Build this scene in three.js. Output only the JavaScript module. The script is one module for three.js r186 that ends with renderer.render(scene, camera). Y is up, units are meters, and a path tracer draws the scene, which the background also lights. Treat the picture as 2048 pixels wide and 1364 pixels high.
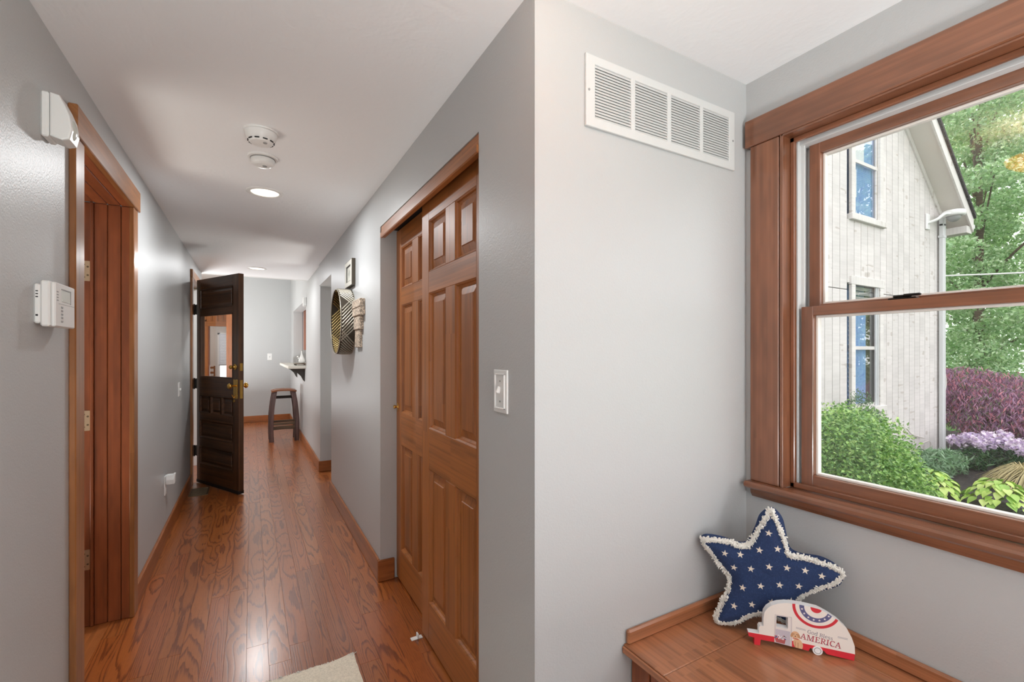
import * as THREE from 'three';
import { RectAreaLightUniformsLib } from 'three/addons/lights/RectAreaLightUniformsLib.js';
import { mergeGeometries } from 'three/addons/utils/BufferGeometryUtils.js';

// ---------------------------------------------------------------- camera, sky, exposure
const scene = new THREE.Scene();
const PI = Math.PI, THETA = 29.6 * PI / 180, EYE = 1.313, FOCAL = 917;
const camera = new THREE.PerspectiveCamera(2 * Math.atan(682 / FOCAL) * 180 / PI, 2048 / 1364, 0.02, 200);
camera.position.set(0, EYE, 0);
camera.rotation.y = -THETA;
camera.setViewOffset(2048, 1364, 0, -22, 2048, 1364);   // shift lens: horizon a little under the middle
camera.updateProjectionMatrix();
scene.background = new THREE.Color(1.0, 1.0, 1.02);
scene.backgroundIntensity = 2.5;
const renderer = new THREE.WebGLRenderer();
renderer.toneMapping = THREE.LinearToneMapping;
renderer.toneMappingExposure = 1.0;
renderer.shadowMap.enabled = true;
RectAreaLightUniformsLib.init();
const LAMP = { hall: 300, entry: .35, drum: 138, drumDining: 120, drumBath: 4.5, drumKitchen: 8, far: 280, kitchen: 160, side: 30, den: 520 };

// ---------------------------------------------------------------- helpers
function mulberry(a) { return () => { a |= 0; a = a + 0x6D2B79F5 | 0; let t = Math.imul(a ^ a >>> 15, 1 | a); t = t + Math.imul(t ^ t >>> 7, 61 | t) ^ t; return ((t ^ t >>> 14) >>> 0) / 4294967296; }; }
const rnd = mulberry(7);
const V = (x, y, z) => new THREE.Vector3(x, y, z);
const used = {};
function numbered(n) { if (/_\d+$/.test(n) || /^(wall|baseboard|trim|window|door)_/.test(n)) return n; const k = used[n] = (used[n] ?? -1) + 1; return k ? n + '_' + String(k).padStart(3, '0') : n; }
function thing(name, label, category, pos = [0, 0, 0], turn = 0, group) {
  const o = new THREE.Group(); o.name = numbered(name); o.position.set(...pos); o.rotation.y = turn;
  o.userData = { label, category }; if (group) o.userData.group = group;
  scene.add(o); o.updateMatrixWorld(true); return o;
}
function structure(name, label, pos = [0, 0, 0], turn = 0) {
  const o = new THREE.Group(); o.name = numbered(name); o.position.set(...pos); o.rotation.y = turn;
  o.userData = { label, kind: 'structure' }; scene.add(o); o.updateMatrixWorld(true); return o;
}
function mesh(name, geo, mat, parent) {               // geometry in the parent's own space
  const m = new THREE.Mesh(geo, mat); m.name = parent ? name : numbered(name); m.castShadow = m.receiveShadow = true;
  (parent ?? scene).add(m); return m;
}
function wmesh(name, geo, mat, parent) {              // geometry given in world space
  parent.updateWorldMatrix(true, false);
  geo.applyMatrix4(parent.matrixWorld.clone().invert()); return mesh(name, geo, mat, parent);
}
function sub(name, parent, pos = [0, 0, 0]) { const g = new THREE.Group(); g.name = name; g.position.set(...pos); parent.add(g); g.updateWorldMatrix(true, false); return g; }
function tagMesh(m, label, category, group) { m.userData = { label, category }; if (group) m.userData.group = group; return m; }
function structMesh(name, geo, mat, label) { const m = mesh(name, geo, mat); m.userData = { label, kind: 'structure' }; return m; }

// box with chamfered edges, flat normals
function cb(x0, x1, y0, y1, z0, z1, ch = 0.002) {
  const lo = [Math.min(x0, x1), Math.min(y0, y1), Math.min(z0, z1)], hi = [Math.max(x0, x1), Math.max(y0, y1), Math.max(z0, z1)];
  const c = Math.min(ch, (hi[0] - lo[0]) * .45, (hi[1] - lo[1]) * .45, (hi[2] - lo[2]) * .45);
  const P = (s, ax) => { const p = []; for (let k = 0; k < 3; k++) { const e = s[k] > 0 ? hi[k] : lo[k]; p.push(k === ax ? e : e - s[k] * c); } return p; };
  const pos = [];
  const ctr = [(lo[0] + hi[0]) / 2, (lo[1] + hi[1]) / 2, (lo[2] + hi[2]) / 2];
  const tri = (a, b, d) => {
    const u = [b[0] - a[0], b[1] - a[1], b[2] - a[2]], v = [d[0] - a[0], d[1] - a[1], d[2] - a[2]];
    const n = [u[1] * v[2] - u[2] * v[1], u[2] * v[0] - u[0] * v[2], u[0] * v[1] - u[1] * v[0]];
    const f = n[0] * (a[0] - ctr[0]) + n[1] * (a[1] - ctr[1]) + n[2] * (a[2] - ctr[2]);
    if (f >= 0) pos.push(...a, ...b, ...d); else pos.push(...a, ...d, ...b);
  };
  const quad = (a, b, d, e) => { tri(a, b, d); tri(a, d, e); };
  for (let ax = 0; ax < 3; ax++) {
    const i = (ax + 1) % 3, j = (ax + 2) % 3;
    for (const s of [-1, 1]) {
      const q = [[-1, -1], [1, -1], [1, 1], [-1, 1]].map(([a, b]) => { const v = [0, 0, 0]; v[ax] = s; v[i] = a; v[j] = b; return P(v, ax); });
      quad(...q);
    }
    if (c > 0) for (const si of [-1, 1]) for (const sj of [-1, 1]) {      // edges along ax
      const v0 = [0, 0, 0], v1 = [0, 0, 0]; v0[ax] = -1; v1[ax] = 1; v0[i] = v1[i] = si; v0[j] = v1[j] = sj;
      quad(P(v0, i), P(v1, i), P(v1, j), P(v0, j));
    }
  }
  if (c > 0) for (const a of [-1, 1]) for (const b of [-1, 1]) for (const d of [-1, 1]) tri(P([a, b, d], 0), P([a, b, d], 1), P([a, b, d], 2));
  const g = new THREE.BufferGeometry(); g.setAttribute('position', new THREE.Float32BufferAttribute(pos, 3)); g.computeVertexNormals();
  g.setAttribute('uv', new THREE.Float32BufferAttribute(new Float32Array(pos.length / 3 * 2), 2));
  return g;
}
const flat = (g) => { const n = g.index ? g.toNonIndexed() : g; for (const k of Object.keys(n.attributes)) if (!['position', 'normal', 'uv'].includes(k)) n.deleteAttribute(k); if (!n.attributes.uv) n.setAttribute('uv', new THREE.Float32BufferAttribute(new Float32Array(n.attributes.position.count * 2), 2)); return n; };
const merge = (list) => mergeGeometries(list.map(flat), false);
// uv in metres: u along the grain axis, v across it
function grain(g, axis, seed = rnd()) {
  const p = g.attributes.position, n = p.count, uv = new Float32Array(n * 2), [a, b, c] = [axis, (axis + 1) % 3, (axis + 2) % 3];
  const s1 = seed * 7.31, s2 = (seed * 13.7) % 1 * 3;
  const q = [0, 0, 0];
  for (let k = 0; k < n; k++) { q[0] = p.getX(k); q[1] = p.getY(k); q[2] = p.getZ(k); uv[2 * k] = q[a] + s1; uv[2 * k + 1] = q[b] + q[c] + s2; }
  g.setAttribute('uv', new THREE.BufferAttribute(uv, 2)); return g;
}
const wb = (x0, x1, y0, y1, z0, z1, axis, ch) => grain(cb(x0, x1, y0, y1, z0, z1, ch), axis);
function cyl(r0, r1, h, seg = 24, ch = 0) { return new THREE.CylinderGeometry(r0, r1, h, seg); }
function tube(pts, r, seg = 24, rad = 8, closed = false) { return new THREE.TubeGeometry(new THREE.CatmullRomCurve3(pts, closed), seg, r, rad, closed); }
function lathe(pts, seg = 32) { return new THREE.LatheGeometry(pts.map(([x, y]) => new THREE.Vector2(x, y)), seg); }
function shapeOf(pts, holes = []) { const s = new THREE.Shape(pts.map(([x, y]) => new THREE.Vector2(x, y))); for (const h of holes) s.holes.push(new THREE.Path(h.map(([x, y]) => new THREE.Vector2(x, y)))); return s; }
function extrude(pts, depth, holes = [], bevel = 0) {
  const g = new THREE.ExtrudeGeometry(shapeOf(pts, holes), { depth: depth - 2 * bevel, bevelEnabled: bevel > 0, bevelSize: bevel, bevelThickness: bevel, bevelOffset: -bevel, bevelSegments: 2, curveSegments: 8 });
  if (bevel) g.translate(0, 0, bevel); return g;
}
const rect = (a0, a1, b0, b1) => [[a0, b0], [a1, b0], [a1, b1], [a0, b1]];
function wallX(x0, x1, z0, z1, y0, y1, holes = []) {   // wall lying along z; holes [z0, z1, y0, y1]
  const g = extrude(rect(-z1, -z0, y0, y1), x1 - x0, holes.map(([a, b, c, d]) => rect(-b, -a, c, d).reverse()));
  g.applyMatrix4(new THREE.Matrix4().makeBasis(V(0, 0, -1), V(0, 1, 0), V(1, 0, 0))).translate(x0, 0, 0); return flat(g);
}
function wallZ(z0, z1, x0, x1, y0, y1, holes = []) {   // wall lying along x; holes [x0, x1, y0, y1]
  const g = extrude(rect(x0, x1, y0, y1), z1 - z0, holes.map(([a, b, c, d]) => rect(a, b, c, d).reverse())); g.translate(0, 0, z0); return flat(g);
}
// rectangle swept along a curve; side = direction of the width
function sweep(pts, w, t, side = V(1, 0, 0), n = 12) {
  const c = new THREE.CatmullRomCurve3(pts), pos = [], ring = [];
  for (let k = 0; k <= n; k++) {
    const p = c.getPoint(k / n), tg = c.getTangent(k / n), s = side.clone().addScaledVector(tg, -side.dot(tg)).normalize(), nn = tg.clone().cross(s).normalize();
    ring.push([[1, 1], [-1, 1], [-1, -1], [1, -1]].map(([a, b]) => p.clone().addScaledVector(s, a * w / 2).addScaledVector(nn, b * t / 2)));
  }
  const quad = (a, b, d, e) => { for (const v of [a, b, d, a, d, e]) pos.push(v.x, v.y, v.z); };
  for (let k = 0; k < n; k++) for (let j = 0; j < 4; j++) quad(ring[k][j], ring[k][(j + 1) % 4], ring[k + 1][(j + 1) % 4], ring[k + 1][j]);
  quad(ring[0][3], ring[0][2], ring[0][1], ring[0][0]); quad(...ring[n]);
  const g = new THREE.BufferGeometry(); g.setAttribute('position', new THREE.Float32BufferAttribute(pos, 3)); g.computeVertexNormals(); return flat(g);
}

// ---------------------------------------------------------------- procedural textures
const H = new Float32Array(65536); { const r = mulberry(99); for (let i = 0; i < 65536; i++) H[i] = r(); }
const hsh = (x, y, s) => H[((x * 73856093) ^ (y * 19349663) ^ (s * 83492791)) & 65535];
function vn(x, y, s = 0, px = 0, py = 0) {
  let xi = Math.floor(x), yi = Math.floor(y); const xf = x - xi, yf = y - yi, u = xf * xf * (3 - 2 * xf), v = yf * yf * (3 - 2 * yf);
  let x1 = xi + 1, y1 = yi + 1; if (px) { xi = ((xi % px) + px) % px; x1 = ((x1 % px) + px) % px; } if (py) { yi = ((yi % py) + py) % py; y1 = ((y1 % py) + py) % py; }
  const a = hsh(xi, yi, s), b = hsh(x1, yi, s), c = hsh(xi, y1, s), d = hsh(x1, y1, s);
  return a + (b - a) * u + (c - a) * v + (a - b - c + d) * u * v;
}
function tex(w, h, fn, { srgb = true, size = [1, 1], wrap = true } = {}) {
  const d = new Uint8Array(w * h * 4);
  for (let y = 0; y < h; y++) for (let x = 0; x < w; x++) { const c = fn(x / w, y / h), k = (y * w + x) * 4; if (typeof c === 'number') d[k] = d[k + 1] = d[k + 2] = Math.max(0, Math.min(255, c * 255)); else for (let j = 0; j < 3; j++) d[k + j] = Math.max(0, Math.min(255, c[j] * 255)); d[k + 3] = 255; }
  const t = new THREE.DataTexture(d, w, h); t.magFilter = THREE.LinearFilter; t.minFilter = THREE.LinearMipmapLinearFilter; t.generateMipmaps = true;
  t.wrapS = t.wrapT = wrap ? THREE.RepeatWrapping : THREE.ClampToEdgeWrapping; if (srgb) t.colorSpace = THREE.SRGBColorSpace;
  t.repeat.set(1 / size[0], 1 / size[1]); t.needsUpdate = true; return t;
}
const mix = (a, b, t) => a + (b - a) * t, mix3 = (a, b, t) => [mix(a[0], b[0], t), mix(a[1], b[1], t), mix(a[2], b[2], t)];
const sst = (a, b, x) => { const t = Math.max(0, Math.min(1, (x - a) / (b - a))); return t * t * (3 - 2 * t); };

// red oak floor boards: 16 strips side by side, each 0.083 m wide and 2.6 m long
const STRIPS = 16, BW = 0.083, BL = 2.6;
const strip = []; { const r = mulberry(5); for (let k = 0; k < STRIPS; k++) strip.push({ x0: (r() - .5) * .06, d: r() < .3 ? .16 + r() * .1 : .006 + r() * .03, tone: r(), sp: .0040 + r() * .003, ph: r() * 50, wob: .4 + r() * .6 }); }
const oak = tex(2048, 1024, (u, v) => {
  const k = Math.min(STRIPS - 1, Math.floor(v * STRIPS)), s = strip[k], x = (v * STRIPS - k - .5) * BW, y = u * BL;
  const dx = x - s.x0 - .022 * (vn(y * 1.7 + s.ph, 3.5, 1) - .5), dd = s.d + s.wob * .075 * (vn(y * 1.15 + s.ph, 9.5, 2) - .45) + .012 * vn(y * 6 + s.ph, .5, 3);
  const r = Math.hypot(dx, dd * .9) / s.sp + .75 * vn(x * 55 + s.ph, y * 5, 4) + .25 * vn(x * 260, y * 14 + s.ph, 5);
  const f = r - Math.floor(r), ring = sst(.52, .9, f) * (1 - sst(.93, 1, f));
  const pore = sst(.62, .85, vn(x * 900 + s.ph, y * 26, 6)) * (.25 + .75 * ring), fine = vn(x * 420, y * 9 + s.ph, 7);
  let c = mix3([.665, .395, .195], [.605, .35, .165], s.tone); c = mix3(c, [.71, .44, .225], .35 * vn(x * 30 + s.ph, y * 2.2, 8));
  return mix3(mix3(c, [.40, .195, .085], .66 * ring + .08 * fine), [.29, .13, .055], .5 * pore);
}, { size: [1, 1] });
// stained trim wood, 1.6 m along the grain by 0.4 m
function trimTex(seed, streak, blotch, line) {
  return tex(1024, 512, (u, v) => {
    const a = vn(u * 2, v * 64, seed, 2, 64), b = vn(u * 5, v * 200, seed + 1, 5, 200), c = vn(u * 5, v * 5, seed + 2, 5, 5), e = vn(u * 3 + .6 * vn(u * 4, v * 6, seed + 3, 4, 6), v * 22, seed + 4, 0, 22), d = vn(u * 26, v * 30, seed + 5, 26, 30);
    const k = 1 - streak * (.55 * a + .45 * b) - blotch * (.6 * c + .4 * d) - line * sst(.55, .8, e);
    return [.98 * k, .96 * (k - .03 * (1 - k)), .94 * (k - .06 * (1 - k))];
  }, { size: [1.6, .4] });
}
const texTrim = trimTex(20, .12, .24, .05), texFir = trimTex(40, .17, .10, .09), texDark = trimTex(60, .4, .25, .1);
const stipple = tex(512, 512, (u, v) => {           // brushed ceiling texture
  let h = 0; for (let k = 0; k < 3; k++) { const a = vn(u * 9, v * 9, 70 + k, 9, 9) * 6.3, f = 46; h += sst(.52, .85, vn(u * f + Math.sin(a) * 1.2, v * f * .6 + Math.cos(a) * 1.2, 80 + k)) * .4; }
  return Math.min(1, h * .6 + .25 * vn(u * 120, v * 120, 90, 120, 120));
}, { srgb: false, size: [.9, .9] });
const roller = tex(256, 256, (u, v) => .6 * vn(u * 64, v * 64, 101, 64, 64) + .4 * vn(u * 128, v * 128, 102, 128, 128), { srgb: false, size: [.25, .25] });
const weave = tex(256, 256, (u, v) => .5 + .25 * Math.sin(u * 64 * 2 * PI) * Math.sin(v * 64 * 2 * PI) + .25 * vn(u * 90, v * 90, 110, 90, 90), { srgb: false, size: [.1, .1] });
const mottle = tex(256, 256, (u, v) => { const k = .72 + .28 * (.5 * vn(u * 8, v * 8, 120, 8, 8) + .5 * vn(u * 40, v * 40, 121, 40, 40)); return [k, k, k]; }, { size: [.5, .5] });
const sidingTex = tex(512, 512, (u, v) => {          // weathered white paint, scuffs where it has flaked
  const k = .93 + .06 * vn(u * 6, v * 3, 130, 6, 3) - .05 * vn(u * 90, v * 8, 131, 90, 8), q = sst(.80, .86, vn(u * 40, v * 14, 132, 40, 14) * .7 + .3 * vn(u * 4, v * 3, 133, 4, 3)) * .3;
  return mix3([k, k * .985, k * .965], [.62, .56, .5], q);
}, { size: [1.6, 1.6] });
const mulchTex = tex(512, 512, (u, v) => { const a = vn(u * 60, v * 60, 140, 60, 60), b = vn(u * 140, v * 140, 141, 140, 140), k = .12 + .22 * a * b + .1 * sst(.7, .9, b); return [k * 1.05, k * .95, k * .9]; }, { size: [1.2, 1.2] });
const lawnTex = tex(256, 256, (u, v) => { const a = vn(u * 30, v * 30, 145, 30, 30), b = vn(u * 100, v * 100, 146, 100, 100); return [.2 + .15 * a, .34 + .2 * b, .12 + .1 * a]; }, { size: [1.5, 1.5] });
const gravelTex = tex(512, 512, (u, v) => { const a = vn(u * 70, v * 70, 150, 70, 70), b = vn(u * 35, v * 35, 151, 35, 35), k = .16 + .25 * sst(.4, .9, a) + .12 * b; return [k, k, k * 1.05]; }, { size: [.8, .8] });
const rugTex = tex(512, 512, (u, v) => {
  const n = vn(u * 180, v * 180, 160, 180, 180), w = vn(u * 70, v * 8, 161, 70, 8), m = vn(u * 7, v * 7, 162, 7, 7), r = vn(u * 22, v * 22, 163, 22, 22);
  const worn = sst(.5, .68, .6 * m + .4 * r) * .42; return mix3([.95 - .1 * n, .915 - .1 * n, .84 - .1 * n], [.46, .47, .50], worn * (.6 + .8 * w));
}, { size: [.7, .7] });
const barkTex = tex(256, 256, (u, v) => { const k = .3 + .25 * vn(u * 30, v * 5, 170, 30, 5) * vn(u * 60, v * 20, 171, 60, 20); return [k, k * .86, k * .72]; }, { size: [.5, 1] });
const carveTex = tex(256, 256, (u, v) => { const a = vn(u * 48, v * 48, 180, 48, 48), b = vn(u * 8, v * 8, 181, 8, 8), k = .52 + .3 * sst(.3, .7, a) + .12 * b; return [k, k * .94, k * .88]; }, { size: [.25, .25] });

// ---------------------------------------------------------------- materials
const std = (o) => new THREE.MeshStandardMaterial(o), phys = (o) => new THREE.MeshPhysicalMaterial(o);
const col = (r, g, b) => new THREE.Color().setRGB(r / 255, g / 255, b / 255, THREE.SRGBColorSpace);
const M = {
  wall: std({ color: col(187, 188, 188), roughness: .42, bumpMap: roller, bumpScale: .0004 }),
  ceil: std({ color: col(238, 239, 240), roughness: .85, bumpMap: stipple, bumpScale: .0007 }),
  plain: std({ color: col(214, 214, 212), roughness: .7 }),
  sub: std({ color: col(46, 24, 12), roughness: .9 }),
  floor: phys({ map: oak, color: col(255, 250, 246), roughness: .28, bumpMap: oak, bumpScale: .0005, clearcoat: .5, clearcoatRoughness: .2 }),
  floor2: phys({ map: oak, color: col(238, 226, 218), roughness: .28, bumpMap: oak, bumpScale: .0005, clearcoat: .5, clearcoatRoughness: .2 }),
  floor3: phys({ map: oak, color: col(255, 238, 224), roughness: .3, bumpMap: oak, bumpScale: .0005, clearcoat: .5, clearcoatRoughness: .2 }),
  cherry: phys({ map: texTrim, color: col(166, 110, 80), roughness: .3, clearcoat: .7, clearcoatRoughness: .15 }),
  casing: phys({ map: texTrim, color: col(192, 130, 78), roughness: .3, clearcoat: .2, clearcoatRoughness: .2 }),
  jamb: phys({ map: texTrim, color: col(176, 98, 56), roughness: .36, clearcoat: .15, clearcoatRoughness: .25 }),
  base: phys({ map: texTrim, color: col(196, 120, 66), roughness: .35 }),
  fir: phys({ map: texFir, color: col(194, 122, 60), roughness: .46, clearcoat: .12, clearcoatRoughness: .35 }),
  firPanel: phys({ map: texFir, color: col(190, 118, 56), roughness: .46, clearcoat: .12, clearcoatRoughness: .35 }),
  bench: phys({ map: texFir, color: col(200, 134, 94), roughness: .3, clearcoat: .3, clearcoatRoughness: .18 }),
  dark: phys({ map: texDark, color: col(124, 84, 55), roughness: .38 }),
  orange: phys({ map: texFir, color: col(218, 136, 58), roughness: .4 }),
  white: std({ color: col(232, 232, 230), roughness: .38 }),
  vent: std({ color: col(208, 209, 208), roughness: .42 }),
  black: std({ color: col(18, 17, 16), roughness: .6 }),
  greyPlastic: std({ color: col(150, 151, 150), roughness: .45 }),
  lcd: std({ color: col(205, 208, 200), roughness: .2 }),
  brass: std({ color: col(212, 168, 88), roughness: .26, metalness: 1 }),
  nickel: std({ color: col(214, 190, 160), roughness: .38, metalness: 1 }),
  iron: std({ color: col(38, 32, 28), roughness: .5, metalness: .6 }),
  register: std({ color: col(120, 104, 82), roughness: .45, metalness: .7 }),
  glass: phys({ color: 0xffffff, roughness: 0, transmission: 1, thickness: 0, ior: 1.5 }),
  vinyl: std({ color: col(206, 208, 208), roughness: .45 }),
  beadW: std({ color: col(236, 232, 226), roughness: .5 }),
  bronze: std({ color: col(184, 178, 164), roughness: .45, metalness: .75 }),
  bronzeIn: std({ color: col(186, 164, 112), roughness: .42, metalness: .85 }),
  bronzeDark: std({ color: col(70, 62, 52), roughness: .6, metalness: .5 }),
  carve: std({ map: carveTex, color: col(246, 238, 228), roughness: .75, bumpMap: carveTex, bumpScale: .002 }),
  frameDark: std({ color: col(66, 58, 46), roughness: .5 }),
  mat: std({ color: col(214, 210, 200), roughness: .8 }),
  counter: std({ color: col(214, 209, 198), roughness: .35 }),
  bracket: std({ color: col(74, 70, 66), roughness: .5 }),
  ceramic: std({ color: col(240, 238, 234), roughness: .18 }),
  stave: phys({ map: texDark, color: col(150, 120, 118), roughness: .5 }),
  staveSeat: phys({ map: texFir, color: col(176, 110, 66), roughness: .35, clearcoat: .3 }),
  staveGrey: phys({ map: texDark, color: col(150, 128, 104), roughness: .5 }),
  rug: std({ map: rugTex, roughness: 1, bumpMap: rugTex, bumpScale: .002 }),
  fringe: std({ color: col(226, 220, 208), roughness: 1 }),
  siding: std({ map: sidingTex, color: col(226, 224, 225), roughness: .75 }),
  sidingTrim: std({ map: sidingTex, color: col(230, 229, 229), roughness: .7 }),
  groove: std({ color: col(92, 84, 78), roughness: .9 }),
  soffit: std({ color: col(208, 202, 194), roughness: .8 }),
  shingle: std({ map: gravelTex, color: col(170, 165, 160), roughness: .95 }),
  stone: std({ map: mottle, color: col(176, 160, 146), roughness: .9 }),
  mulch: std({ map: mulchTex, roughness: 1, bumpMap: mulchTex, bumpScale: .02 }),
  lawn: std({ map: lawnTex, roughness: 1 }),
  gravel: std({ map: gravelTex, roughness: 1, bumpMap: gravelTex, bumpScale: .015 }),
  bark: std({ map: barkTex, roughness: .95, bumpMap: barkTex, bumpScale: .015 }),
  leaf: phys({ vertexColors: true, roughness: .55, transmission: .42, thickness: 0, side: THREE.DoubleSide }),
  curtainBlue: std({ color: col(126, 164, 208), roughness: .9 }),
  curtainWhite: std({ color: col(226, 230, 234), roughness: .9 }),
  wire: std({ color: col(225, 225, 222), roughness: .6 }),
  shade: phys({ color: col(255, 190, 82), roughness: .5, transmission: .35, thickness: 0, emissive: col(255, 178, 70), emissiveIntensity: 3 }),
  lens: std({ color: col(255, 250, 240), emissive: col(255, 240, 214), emissiveIntensity: 2.2, roughness: .4 }),
  blind: std({ color: col(214, 220, 228), roughness: .8 }),
};

// ---------------------------------------------------------------- dimensions (metres; from the vanishing points)
const L = -.524, R = .642, ZW = -1.01, XW = 1.535, C = 2.267, ZB = 2.3, ZH = -6.65, ZF = -9.85, RF = .655, LT = .25;

// ================================================================= SETTING
// ---- floor: sub floor and oak boards
{
  const f = structure('floor', 'red oak strip floor with strong cathedral grain running down the hallway');
  wmesh('subfloor', cb(-4.3, 3.6, -.2, -.02, -17, ZB + .12, 0), M.sub, f);
  const r = mulberry(11), mats = [M.floor, M.floor, M.floor3, M.floor2];
  const plank = (x0, x1, z0, z1) => {                                  // boards lie along z
    const g = cb(x0 + .0002, x1 - .0002, -.02, 0, z0 + .0004, z1 - .0004, .0005), p = g.attributes.position, uv = new Float32Array(p.count * 2);
    const k = Math.floor(r() * STRIPS), len = z1 - z0, off = r() * Math.max(0, BL - len), flip = r() < .5;
    for (let i = 0; i < p.count; i++) { const t = (p.getZ(i) - z0 + off) / BL; uv[2 * i] = flip ? 1 - t : t; uv[2 * i + 1] = (k + .02 + .96 * Math.max(0, Math.min(1, (p.getX(i) - x0) / BW))) / STRIPS; }
    g.setAttribute('uv', new THREE.BufferAttribute(uv, 2)); wmesh('plank', g, mats[Math.floor(r() * 4)], f);
  };
  for (let k = 0, x = -.60; x < 1.50; k++, x += BW) {
    const far = x < .70 ? ZF + .02 : -2.8; let z = ZB;                // entry, hall and the room at its end
    if (x > .70) { z = ZB; }
    let first = true;
    while (z > far + .05) { let l = first ? .4 + r() * 1.8 : 1.1 + r() * 1.5; first = false; if (z - l < far + .35) l = Math.min(BL, z - far); plank(x, x + BW, Math.max(far, z - l), z); z -= l; }
  }
  const rest = (x0, x1, z0, z1) => wmesh('floor_patch', grain(cb(x0, x1, -.02, -.0005, z0, z1, 0), 2), M.base, f);
  rest(-2.9, -.60, -6.6, ZB); rest(-4.2, -.60, -16.8, -6.6); rest(-.60, -.02, -16.8, ZF); rest(.70, 3.4, -9.9, -2.8);
}
// ---- ceilings
{
  const low = merge([cb(-2.95, XW + .05, C, C + .16, ZH, ZB + .12, 0), cb(XW + .05, XW + .35, C, C + .16, -1.2, ZB + .12, 0)]);
  grain(low, 0, 0); structMesh('ceiling', low, M.ceil, 'white stippled plaster ceiling over the hallway and entry');
  structMesh('ceiling_dining', merge([cb(-4.3, .82, 2.75, 2.9, -17, ZH, 0), cb(-4.3, .82, C, 2.9, ZH - .08, ZH, 0)]), M.plain, 'plain white raised ceiling of the room past the hallway');
  structMesh('ceiling_kitchen', cb(.8, 3.6, 2.4, 2.52, -10, -3.0, 0), M.plain, 'plain white kitchen ceiling beyond the pass-through');
}
// ---- walls
const D1 = [-2.905, -2.12], D2 = [-6.42, -5.58];
structMesh('wall_left', merge([wallX(L - LT, L, D1[1] + .015, ZB, 0, C + .01), wallX(L - LT, L, D1[0] - .015, D1[1] + .015, 2.05, C + .01), wallX(L - LT, L, D2[1] + .015, D1[0] - .015, 0, C + .01), wallX(L - LT, L, D2[0] - .015, D2[1] + .015, 2.06, C + .01), wallX(L - LT, L, ZH, D2[0] - .015, 0, C + .01)]), M.wall, 'long grey hallway wall carrying the thermostat and the panelled doorway');
structMesh('wall_right', merge([
  wallX(R, R + .12, -1.349, ZW - .12, 0, C + .01), wallX(R, R + .12, -2.66, -1.349, 2.03, C + .01),
  wallX(R, R + .16, -4.52, -2.66, 0, C + .01), wallX(R, R + .16, -5.41, -4.52, 2.035, C + .01),
  wallX(RF, RF + .155, -9.85, -5.41, 0, 2.8, [[-9.12, -6.93, 1.08, 2.04]]), cb(RF, RF + .155, C, 2.8, -5.5, -5.4, 0)]),
  M.wall, 'grey hallway wall with the closet, the round metal decor and the pass-through');
structMesh('wall_vent', wallZ(ZW - .12, ZW, R, XW + .01, 0, C + .01), M.wall, 'light grey wall carrying the white return air grille');
structMesh('wall_window', wallX(XW, XW + .165, ZW - .12, ZB, -.2, C + .01, [[-.872, .472, .835, 2.045]]), M.wall, 'grey wall around the big wooden sash window above the bench');
structMesh('wall_back', wallZ(ZB, ZB + .12, L - LT, XW + .165, -.1, C + .01, [[-.35, 1.25, .05, 2.06]]), M.wall, 'grey entry wall with the wide glazed opening facing the hallway');
structMesh('wall_far', wallZ(ZF - .12, ZF, -.36, RF + .02, 0, 2.8), M.wall, 'pale grey wall closing the end of the hallway');
structMesh('wall_closet', merge([wallX(1.40, 1.46, -2.8, ZW - .12, 0, C), wallZ(-2.86, -2.78, R + .16, 1.46, 0, C)]), M.plain, 'plain white walls inside the closet');
structMesh('wall_bath', merge([wallX(-2.95, -2.85, -4.1, -1.1, 0, C), wallZ(-4.1, -4.0, -2.95, L - LT, 0, C), wallZ(-1.2, -1.1, -2.95, L - LT, 0, C)]), M.plain, 'plain walls of the small room past the panelled doorway');
structMesh('wall_dining', merge([wallX(-4.3, -4.2, -17, ZH, 0, 2.8, [[-9.4, -7.0, .5, 2.3], [-12.6, -10.4, .5, 2.3]]), wallZ(ZH, ZH + .08, -4.3, L - .02, 0, 2.8), wallX(-.12, -.02, -17, ZF - .12, 0, 2.8)]), M.wall, 'pale walls of the dining room past the end of the hallway');
structMesh('wall_kitchen', merge([wallZ(ZF - .1, ZF, RF + .155, 3.5, 0, 2.45), wallX(3.4, 3.5, -9.9, -3.0, 0, 2.45), wallZ(-3.24, -3.14, RF + .15, 3.5, 0, 2.45), wallZ(-9.30, -9.12, RF + .15, 3.4, 0, 2.45)]), M.wall, 'pale kitchen walls beyond the pass-through');
structMesh('wall_den', wallZ(-16.7, -16.58, -4.2, -.12, 0, 2.8, [[-.90, -.30, .35, 1.9]]), std({ color: col(206, 202, 196), roughness: .6 }), 'beige wall of the distant room seen through the glass of the open door');

// ---- baseboards
function boardX(name, x, dir, z0, z1, label) { structMesh(name, wb(x, x + dir * .016, 0, .118, z0, z1, 2, .004), M.base, label); }
boardX('baseboard_left', L, 1, D2[1] + .13, D1[0] - .085, 'honey brown wooden baseboard under the plug-in freshener');
structMesh('baseboard_right', merge([wb(R - .016, R, 0, .122, -4.52, -2.66 + .0, 2, .004), wb(R - .016, .722, 0, .122, -2.66, -2.644, 0, .004), wb(R - .016, R + .16, 0, .122, -4.536, -4.52, 0, .004)]), M.base, 'honey brown wooden baseboard between closet and kitchen doorway, wrapping the corner');
structMesh('baseboard_passage', merge([wb(RF - .016, RF, 0, .118, -9.85, -5.41, 2, .004), wb(RF - .016, RF + .155, 0, .118, -5.41, -5.394, 0, .004)]), M.base, 'honey brown wooden baseboard under the pass-through counter');
structMesh('baseboard_far', wb(-.36, RF, 0, .12, ZF, ZF + .016, 0, .004), M.base, 'honey brown wooden baseboard along the pale end wall');

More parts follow.
